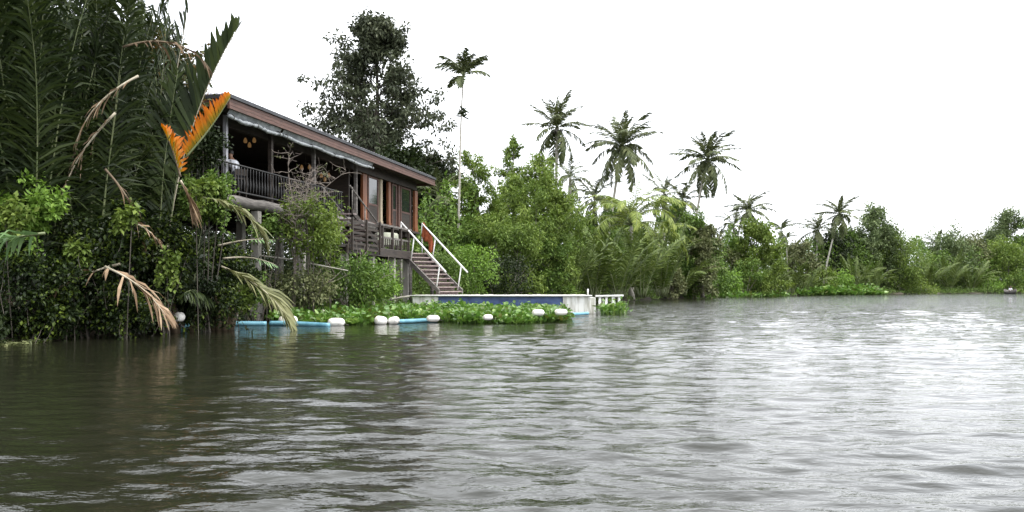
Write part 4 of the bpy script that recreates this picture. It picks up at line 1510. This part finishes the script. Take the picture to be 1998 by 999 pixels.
coconut(1828, 168, 478, 'pale distant palm crown above the low far bank', 0, scale=1.15, nf=16, seed=13, nuts=False)
coconut(1868, 170, 482, 'second pale distant palm crown, right of the first over the far bank', 0, scale=1.05, nf=14, seed=14, nuts=False)
coconut(1905, 172, 490, 'distant palm crown left of the tall right-hand trees', 0, scale=1.1, nf=14, seed=15, nuts=False)
coconut(1750, 150, 478, 'small far palm crown right of the round-topped far tree', 0, scale=.7, nf=12, seed=16, nuts=False)
coconut(855, 57, 385, 'dark low palm right of the house end wall', 0, scale=.75, nf=16, seed=17, nuts=False, mats=('frond_nipa', 'rachis_green'))

# areca palms: thin ringed trunk, stiff upswept fronds with broad leaflets
AF = []
for i in range(4):
    mb = MB()
    frond_mesh(mb, 2.2, 62, [-2, -12, 12, 4][i], 40, .66, .085, rngp, fwd=48, droop=.5, vee=10, start=.12, r0=.04, bend=1.2)
    AF.append(mb)


def areca(px, d, ytop, label, lean_px, scale, seed, r=.07, ring=True, nf=10):
    rng = np.random.default_rng(seed)
    H = zy(ytop, d) - .4
    root = thing('areca_palm', label, 'palm', at(px - lean_px, d, .4))
    dx = lean_px * d / F
    u = np.linspace(0, 1, 14)
    P = np.stack([dx * u ** 1.4 + .08 * np.sin(u * 5), np.zeros(14), H * u], 1)
    P[0, 2] = -.3
    MB().tube(P, r * np.linspace(1.25, .62, 14), 8).build('trunk', 'bark_pale', root)
    MB().tube([P[-1], P[-1] + np.array([.02, 0, .55 * scale])], [r * .85, r * .5], 8).build('crownshaft', 'rachis_green', root)
    top = tuple(P[-1] + np.array([.02, 0, .45 * scale]))
    for i in range(nf):
        f = i / (nf - 1)
        frond_copy(AF, i, ('frond_coconut', 'rachis_green'), root, i * 137.5 + rng.uniform(-15, 15), 6 * (1 - f) - 75 * f ** 5, rng.uniform(-10, 10), scale * rng.uniform(.85, 1.1), top)
    if ring:
        f = MB()
        c = P[-1] + np.array([-.02, 0, -1.9])
        for i in range(22):
            a = rng.uniform(0, 6.28)
            Q = curve(c + np.array([0, 0, rng.uniform(-.3, .3)]), (math.cos(a), math.sin(a), rng.uniform(-.6, .8)), rng.uniform(.25, .55), 3, rng, .2)
            f.tube(Q, [.03, .05, .05, .03], 5)
        f.build('fruit_bunch', 'leaf_dark', root)
    return root


areca(906, 54, 160, 'very tall thin areca palm with a small tuft high against the sky', 18, .86, 3, nf=16)
areca(1525, 116, 455, 'little areca palm tuft above the right shoulder of the vine tree', 0, .9, 4, ring=False, nf=8)
areca(1536, 118, 470, 'lower little areca palm tuft beside another above the far bank', 0, .7, 5, ring=False, nf=8)
areca(1405, 112, 468, 'tiny areca palm tuft in the sky gap right of the dense bank', 0, .75, 6, ring=False, nf=7)

# feather palms with long arching yellow-green leaves
YF = []
for i in range(5):
    mb = MB()
    frond_mesh(mb, 5.6, 74, [-30, -45, -15, -60, -25][i], 46, .95, .075, rngp, fwd=50, droop=.55, vee=5, start=.15, r0=.05, bend=1.1)
    YF.append(mb)
coconut(1232, 71, 440, 'yellow-green feather palm with arching leaves under the leaning coconut palm', 0, scale=1.05, nf=26, seed=21, cache=YF, mats=('frond_yellow', 'rachis_green'), nuts=False, skirt=False,
        name='feather_palm', top_pitch=18, r=.2)
coconut(1285, 82, 475, 'feather palm right of the brighter one, half sunk in the bank', 0, scale=.85, nf=16, seed=22, cache=YF, mats=('frond_yellow', 'rachis_green'), nuts=False, skirt=False,
        name='feather_palm', top_pitch=15, r=.2)

# nipa clumps along the far banks, with shared frond meshes
NF = []
for i in range(6):
    mb = MB()
    frond_mesh(mb, 5.6, [88, 84, 86, 80, 86, 76][i], [55, 35, 68, 15, 72, -5][i], 46, .85, .10, rngp, fwd=50, droop=.4, vee=14, start=.14, r0=.05, bend=1.2, roll=[-15, 10, 20, 0, -20, 5][i])
    NF.append(mb)
NIPA = [
    (1112, 57, 455, 'nipa palm clump behind the right end of the pontoon', 14),
    (1160, 60, 440, 'tall nipa palm clump just right of the feathery trees', 16),
    (1205, 62, 450, 'dense nipa palm clump overhanging the water right of the gangway', 18),
    (1250, 68, 448, 'nipa palm clump with a dark hollow at its foot', 18),
    (1290, 74, 455, 'nipa palm clump below the leaning coconut trunks', 16),
    (1330, 82, 468, 'nipa palm clump where the near bank ends', 14),
    (1505, 106, 500, 'nipa palm clump fanning over the water below the vine tree', 16),
    (1540, 110, 498, 'second nipa clump right of the one below the vine tree', 16),
    (1572, 114, 512, 'low nipa clump leaning over its dark hollow at the bend', 12),
    (1668, 126, 500, 'nipa clump with a dark red-brown hollow behind the hyacinth strip', 14),
    (1705, 132, 508, 'dark nipa clump left of the round willow-like shrub', 12),
    (1812, 146, 505, 'brownish nipa clump right of the round willow-like shrub', 16),
    (1852, 150, 500, 'brownish nipa clump in the middle of the far right bank', 16),
    (1895, 154, 505, 'brownish nipa clump at the right end of the dark far hollow', 14),
]
for k, (px, d, yt, lab, n) in enumerate(NIPA):
    rng = np.random.default_rng(200 + k)
    root = thing('nipa_palm', lab, 'palm', at(px, d, .3), 0, 'nipa palm clumps along the far bank')
    hgt = zy(yt, d) - .3
    for i in range(n):
        az = i * 137.5 + rng.uniform(-20, 20)
        s = hgt / 5.0 * rng.uniform(.75, 1.1)
        r = .5 * rng.uniform(.2, 1)
        frond_copy(NF, int(rng.integers(0, 6)), ('frond_nipa_far', 'rachis_green'), root, az, -rng.uniform(-4, 18), rng.uniform(-12, 12), s, (r * math.cos(R(az)), r * math.sin(R(az)), 0))

# ------------------------------------------------------------------ trees
def T(px, d, yt, wpx, prof, leaf, lab, **kw):
    nm = kw.pop('nm', 'broadleaf_tree')
    H = zy(yt, d) - .4
    return tree(nm, at(px, d, .4), H, wpx * d / F, prof, leaf, lab, **kw)


T(738, 66, 14, 285, [.80, 1.0, .98, .92, .84, .70, .56, .40, .22], 'leaf_big_tree', 'huge dark open-crowned tree towering behind the house roof', lsize=(.36, .17), nleaf=32000, limbs=68, base=.30, rc=.040, seed=5,
  bark='bark_dark', subs=7, sub_len=.42, elev=(-5, 50), squash=.65, trunk_r=.36, multi=1, droop=.5)
T(648, 68, 195, 95, [.6, .9, 1, .7], 'leaf_big_tree', 'small grey-green tree at the left foot of the huge tree', lsize=(.36, .18), nleaf=7500, limbs=18, base=.5, seed=6, rc=.08)
T(795, 60, 282, 150, [.7, 1, 1, .8, .5], 'leaf_dark', 'rounded dark tree behind the far end of the roof', lsize=(.32, .17), nleaf=13500, limbs=28, base=.25, seed=7, rc=.085)
T(862, 62, 322, 90, [.8, 1, .9, .8, .5], 'leaf_dark', 'narrow dark tree left of the tall thin areca trunk', lsize=(.32, .17), nleaf=10500, limbs=24, base=.2, seed=8, rc=.09)
T(720, 72, 270, 190, [.8, 1, .9, .6], 'leaf_dark', 'dark tree filling the gap behind the huge trunk', lsize=(.34, .18), nleaf=9000, limbs=22, base=.3, seed=9, rc=.08)
T(948, 57, 292, 120, [.7, .9, 1, .85, .7, .45], 'leaf_mangrove', 'feathery light green tree right of the areca trunk', lsize=(.24, .085), nleaf=21000, limbs=40, base=.12, seed=10, rc=.075, elev=(15, 65), multi=3, nm='feathery_tree')
T(1048, 55, 292, 160, [.8, 1, 1, .9, .75, .45], 'leaf_mangrove', 'broad feathery green tree behind the pontoon', lsize=(.24, .085), nleaf=30000, limbs=48, base=.10, seed=11, rc=.070, elev=(15, 65), multi=4, nm='feathery_tree')
T(976, 64, 250, 60, [.5, .8, 1, .8, .5], 'leaf_mangrove', 'spindly thin-topped tree between the two feathery trees', lsize=(.26, .12), nleaf=3900, limbs=20, base=.4, seed=12, rc=.07, multi=1, nm='feathery_tree')
T(1000, 50.5, 420, 120, [.8, 1, .9, .6], 'leaf_mangrove', 'low feathery tree drooping behind the blue pontoon hull', lsize=(.22, .085), nleaf=12000, limbs=30, base=.10, seed=13, rc=.08, multi=3, nm='feathery_tree')
T(1085, 53.5, 440, 90, [.8, 1, .9, .6], 'leaf_mid', 'dark green waterside tree behind the white end of the pontoon', lsize=(.22, .10), nleaf=8250, limbs=24, base=.10, seed=14, rc=.09, multi=2, nm='waterside_tree')
T(905, 53, 440, 80, [.8, 1, .9, .6], 'leaf_mid', 'bushy tree at the foot of the tall areca palm', lsize=(.24, .11), nleaf=7500, limbs=22, base=.12, seed=15, rc=.09, multi=2)
T(1150, 70, 425, 90, [.8, 1, .9, .5], 'leaf_mangrove', 'light green tree left of the leaning coconut trunk', lsize=(.28, .11), nleaf=9000, limbs=26, base=.12, seed=16, rc=.09, multi=2, nm='feathery_tree')
T(1342, 86, 405, 95, [.8, 1, .95, .7], 'leaf_mid', 'bushy green tree at the end of the dense bank', lsize=(.36, .16), nleaf=9750, limbs=26, base=.12, seed=17, rc=.09, multi=2)
T(1372, 84, 430, 75, [.8, 1, .95, .6], 'leaf_olive', 'small olive tree beside the second leaning coconut trunk', lsize=(.36, .16), nleaf=6000, limbs=20, base=.12, seed=18, rc=.10)
T(1478, 103, 438, 95, [1, 1, .85, .5], 'leaf_lime', 'vine-covered tree forming a bright green cone', lsize=(.38, .22), nleaf=8250, limbs=26, base=.08, seed=19, rc=.10, nm='vine_covered_tree')
T(1440, 106, 478, 90, [1, 1, .8, .5], 'leaf_mid', 'rounded tree left of the bright vine-covered cone', lsize=(.38, .2), nleaf=6300, limbs=20, base=.08, seed=20, rc=.11)
T(1555, 120, 478, 80, [1, 1, .8, .5], 'leaf_olive', 'low olive tree between the vine tree and the far palms', lsize=(.4, .2), nleaf=5400, limbs=20, base=.08, seed=21, rc=.11)
T(1612, 134, 462, 90, [1, 1, .85, .5], 'leaf_dark', 'dark tree behind the bare pale palm trunk', lsize=(.45, .22), nleaf=6900, limbs=22, base=.1, seed=22, rc=.10)
T(1690, 140, 412, 95, [.8, 1, .95, .6], 'leaf_distant', 'tallest round-topped tree of the far bank', lsize=(.48, .24), nleaf=8400, limbs=26, base=.12, seed=23, rc=.09)
T(1735, 142, 440, 90, [.9, 1, .9, .5], 'leaf_distant', 'tree leaning on the right of the tallest round-topped one', lsize=(.48, .24), nleaf=6900, limbs=24, base=.1, seed=24, rc=.10)
T(1655, 138, 455, 90, [.9, 1, .9, .5], 'leaf_mid', 'dense green tree left of the tallest round-topped one', lsize=(.48, .24), nleaf=6900, limbs=24, base=.1, seed=25, rc=.10)
T(1768, 141, 468, 110, [1, 1, .9, .6], 'leaf_mangrove', 'pale willow-like tree above the round waterside shrub', lsize=(.46, .15), nleaf=9000, limbs=26, base=.05, seed=26, rc=.10, multi=2)
T(1835, 158, 476, 120, [1, 1, .9, .6], 'leaf_distant', 'low distant tree below the pale palm crowns', lsize=(.5, .25), nleaf=6900, limbs=22, base=.08, seed=27, rc=.11)
T(1890, 164, 480, 110, [1, 1, .9, .6], 'leaf_olive', 'low olive tree left of the tall right-hand trees', lsize=(.5, .25), nleaf=6600, limbs=22, base=.08, seed=28, rc=.11)
T(1968, 170, 420, 80, [.7, 1, 1, .7], 'leaf_distant', 'tall dark-topped tree near the right edge', lsize=(.5, .26), nleaf=7800, limbs=26, base=.25, seed=29, rc=.10)
T(1935, 174, 448, 70, [.8, 1, .9, .6], 'leaf_distant', 'tree standing left of the tall dark-topped one near the right edge', lsize=(.5, .26), nleaf=6000, limbs=22, base=.2, seed=30, rc=.11)
T(2012, 166, 432, 80, [.8, 1, .95, .6], 'leaf_mid', 'green tree cut off by the right edge', lsize=(.5, .26), nleaf=6900, limbs=24, base=.15, seed=31, rc=.10)
T(1965, 162, 492, 110, [1, 1, .85, .5], 'leaf_mangrove', 'pale green low tree above the tiny boat', lsize=(.48, .2), nleaf=7500, limbs=24, base=.05, seed=32, rc=.11)
T(2075, 175, 440, 120, [.8, 1, .95, .6], 'leaf_distant', 'tree standing just outside the right edge', lsize=(.5, .26), nleaf=6000, limbs=22, base=.15, seed=33, rc=.11)
T(1225, 88, 402, 90, [.9, 1, .9, .5], 'leaf_mid', 'green tree behind the feather palm', lsize=(.36, .16), nleaf=6750, limbs=22, base=.12, seed=34, rc=.10)
T(1190, 92, 395, 80, [.9, 1, .9, .5], 'leaf_distant', 'grey-green tree behind the leaning coconut trunk', lsize=(.36, .16), nleaf=6000, limbs=22, base=.12, seed=35, rc=.10)
T(1310, 104, 402, 90, [.9, 1, .9, .5], 'leaf_distant', 'grey-green tree behind the young coconut palms', lsize=(.38, .18), nleaf=6750, limbs=22, base=.12, seed=36, rc=.10)
T(1118, 76, 400, 90, [.9, 1, .9, .5], 'leaf_dark', 'dark tree behind the right shoulder of the broad feathery tree', lsize=(.34, .16), nleaf=6750, limbs=22, base=.12, seed=37, rc=.10)

SHORE = [
    (1352, 86, 75, 512, 583, 'leaf_bright', 'bright shrub at the water where the near bank ends'),
    (1395, 92, 80, 498, 581, 'leaf_mid', 'green shrub at the water right of the near bank end'),
    (1425, 95, 60, 528, 580, 'leaf_bright', 'bright low shrub overhanging a small dark hollow'),
    (1458, 99, 75, 500, 579, 'leaf_mid', 'green shrub below the rounded tree'),
    (1480, 100, 60, 530, 578, 'leaf_lime', 'lime shrub at the water left of the fanning nipa'),
    (1418, 104, 90, 480, 570, 'leaf_olive', 'olive shrub behind the bright low shrub'),
    (1605, 118, 60, 520, 574, 'leaf_lime', 'lime shrub right of the dark hollow at the bend'),
    (1640, 121, 60, 528, 573, 'leaf_bright', 'bright shrub behind the far hyacinth strip'),
    (1768, 139, 70, 520, 573, 'leaf_mangrove', 'round willow-like shrub at the far waterside'),
    (1925, 156, 70, 530, 572, 'leaf_bright', 'bright shrub left of the tiny boat'),
    (1985, 158, 70, 528, 572, 'leaf_mid', 'green shrub right of the tiny boat'),
    (1310, 79, 60, 525, 585, 'leaf_olive', 'olive shrub at the foot of the near bank nipa'),
]
for i, (px, d, w, yt, yb, lf, lab) in enumerate(SHORE):
    bush('shrub', at(px, d, 0), w * d / F, .05, zy(yt, d), lf, lab, 'shrub', (.3, .16), 1700, 34, 300 + i, deep=.8)

# ------------------------------------------------------------------ what nobody could count
rng = np.random.default_rng(77)
mb = MB()
n = 30000
deg = rng.uniform(-16, 34, n)
rr = bank_r(deg) + rng.gamma(1.6, 2.0, n) - .6
X, Y = rr * np.sin(np.radians(deg)), rr * np.cos(np.radians(deg))
hmax = np.clip(.5 + .35 * np.sin(X * .8) * np.sin(Y * .6) + (rr - bank_r(deg)) * .10, .1, 1.4)
C = np.stack([X, Y, .1 + rng.uniform(0, 1, n) * hmax], 1)
sz = .10 + rr * .0016
leaves(mb, C, rng.normal(0, .6, (n, 3)) + np.array([0, -.3, .25]), sz[:, None], sz[:, None] * .4, rng)
o = mb.build('undergrowth', 'undergrowth')
tag(o, 'low leafy undergrowth along the whole far water edge', 'undergrowth')
o['kind'] = 'stuff'
mb = MB()
n = 90000
deg = rng.uniform(-9, 36, n)
back = rng.uniform(6, 30, n)
rr = bank_r(deg) + back
X, Y = rr * np.sin(np.radians(deg)), rr * np.cos(np.radians(deg))
hmax = 5.0 + .012 * rr + 1.4 * np.sin(deg * 1.7) * np.sin(deg * .6 + 2) + 1.0 * np.sin(deg * 4.1) + back * .03
C = np.stack([X, Y, rng.uniform(0, 1, n) ** .9 * hmax + .2], 1)
sz = .20 + rr * .0022
leaves(mb, C, rng.normal(0, .6, (n, 3)) + np.array([0, -.35, .1]), sz[:, None], sz[:, None] * .45, rng)
o = mb.build('thicket', 'leaf_mid')
tag(o, 'dense thicket filling the bank behind the palms and trees', 'thicket')
o['kind'] = 'stuff'

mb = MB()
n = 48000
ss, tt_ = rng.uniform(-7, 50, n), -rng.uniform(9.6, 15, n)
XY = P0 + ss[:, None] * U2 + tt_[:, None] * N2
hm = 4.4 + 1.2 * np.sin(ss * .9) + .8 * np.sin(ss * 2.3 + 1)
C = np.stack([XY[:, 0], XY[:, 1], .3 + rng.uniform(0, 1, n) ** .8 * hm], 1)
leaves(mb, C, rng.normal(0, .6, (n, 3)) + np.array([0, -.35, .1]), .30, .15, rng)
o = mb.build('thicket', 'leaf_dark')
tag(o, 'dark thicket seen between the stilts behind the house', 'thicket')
o['kind'] = 'stuff'
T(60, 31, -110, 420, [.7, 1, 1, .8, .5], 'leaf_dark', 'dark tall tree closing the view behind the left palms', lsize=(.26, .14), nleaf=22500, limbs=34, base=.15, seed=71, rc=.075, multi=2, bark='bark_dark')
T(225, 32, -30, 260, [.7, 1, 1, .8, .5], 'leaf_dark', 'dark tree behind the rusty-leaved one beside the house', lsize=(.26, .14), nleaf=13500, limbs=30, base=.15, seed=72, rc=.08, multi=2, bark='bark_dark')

T(888, 61, 330, 70, [.8, 1, .9, .6], 'leaf_mid', 'slim green tree just behind the tall areca trunk', lsize=(.24, .11), nleaf=6500, limbs=26, base=.15, seed=41, rc=.10, multi=2)
T(1015, 60, 320, 90, [.8, 1, .9, .6], 'leaf_mangrove', 'light green tree closing the gap behind the spindly one', lsize=(.24, .09), nleaf=10000, limbs=30, base=.12, seed=42, rc=.09, multi=2, nm='feathery_tree')
mb = MB()
n = 16000
deg = rng.uniform(-44, -11, n)
rr = bank_r(deg) + rng.gamma(1.8, .9, n) - .6
X, Y = rr * np.sin(np.radians(deg)), rr * np.cos(np.radians(deg))
hmax = np.clip(.55 + .3 * np.sin(X * 1.3) * np.sin(Y * 1.1) + (rr - bank_r(deg)) * .2, .15, 1.5)
C = np.stack([X, Y, .03 + rng.uniform(0, 1, n) * hmax], 1)
leaves(mb, C, rng.normal(0, .6, (n, 3)) + np.array([.1, -.4, -.1]), .13, .075, rng)
o = mb.build('undergrowth', 'leaf_dark')
tag(o, 'dark low undergrowth along the shaded left water edge', 'undergrowth')
o['kind'] = 'stuff'

for i, (px, d, w, yt, yb, lab) in enumerate(((248, 18.2, 60, 398, 440, 'lime leaf spray coloured as lit above the white dead leaf tips'), (333, 19.4, 45, 480, 545, 'lime leaf spray coloured as lit, hanging in the dark left of the small float'),
                                            (390, 20.4, 60, 330, 385, 'light green spray coloured as lit below the orange frond'), (30, 17.2, 70, 385, 440, 'lime leaf spray coloured as lit on the creeper mound at the left edge'),
                                            (150, 18.0, 50, 470, 510, 'small lime leaf spray coloured as lit in the middle of the left bank'), (470, 22.0, 55, 560, 600, 'lime leaves coloured as lit, hanging beside the olive frond'))):
    bush('creeper', at(px, d, 0), w * d / F, zy(yb, d), zy(yt, d), 'leaf_lime', lab, 'creeper', (.14, .09), 190, 12, 500 + i, 'bark_dark', deep=.6, stems=1, spill=.3)  # the lighter leaf colour paints these sprays as lit spots in the dark bank

T(828, 66, 292, 120, [.8, 1, .95, .8, .5], 'leaf_dark', 'dark tree in the gap between the roof end and the areca trunk', lsize=(.32, .17), nleaf=11000, limbs=28, base=.2, seed=75, rc=.09)
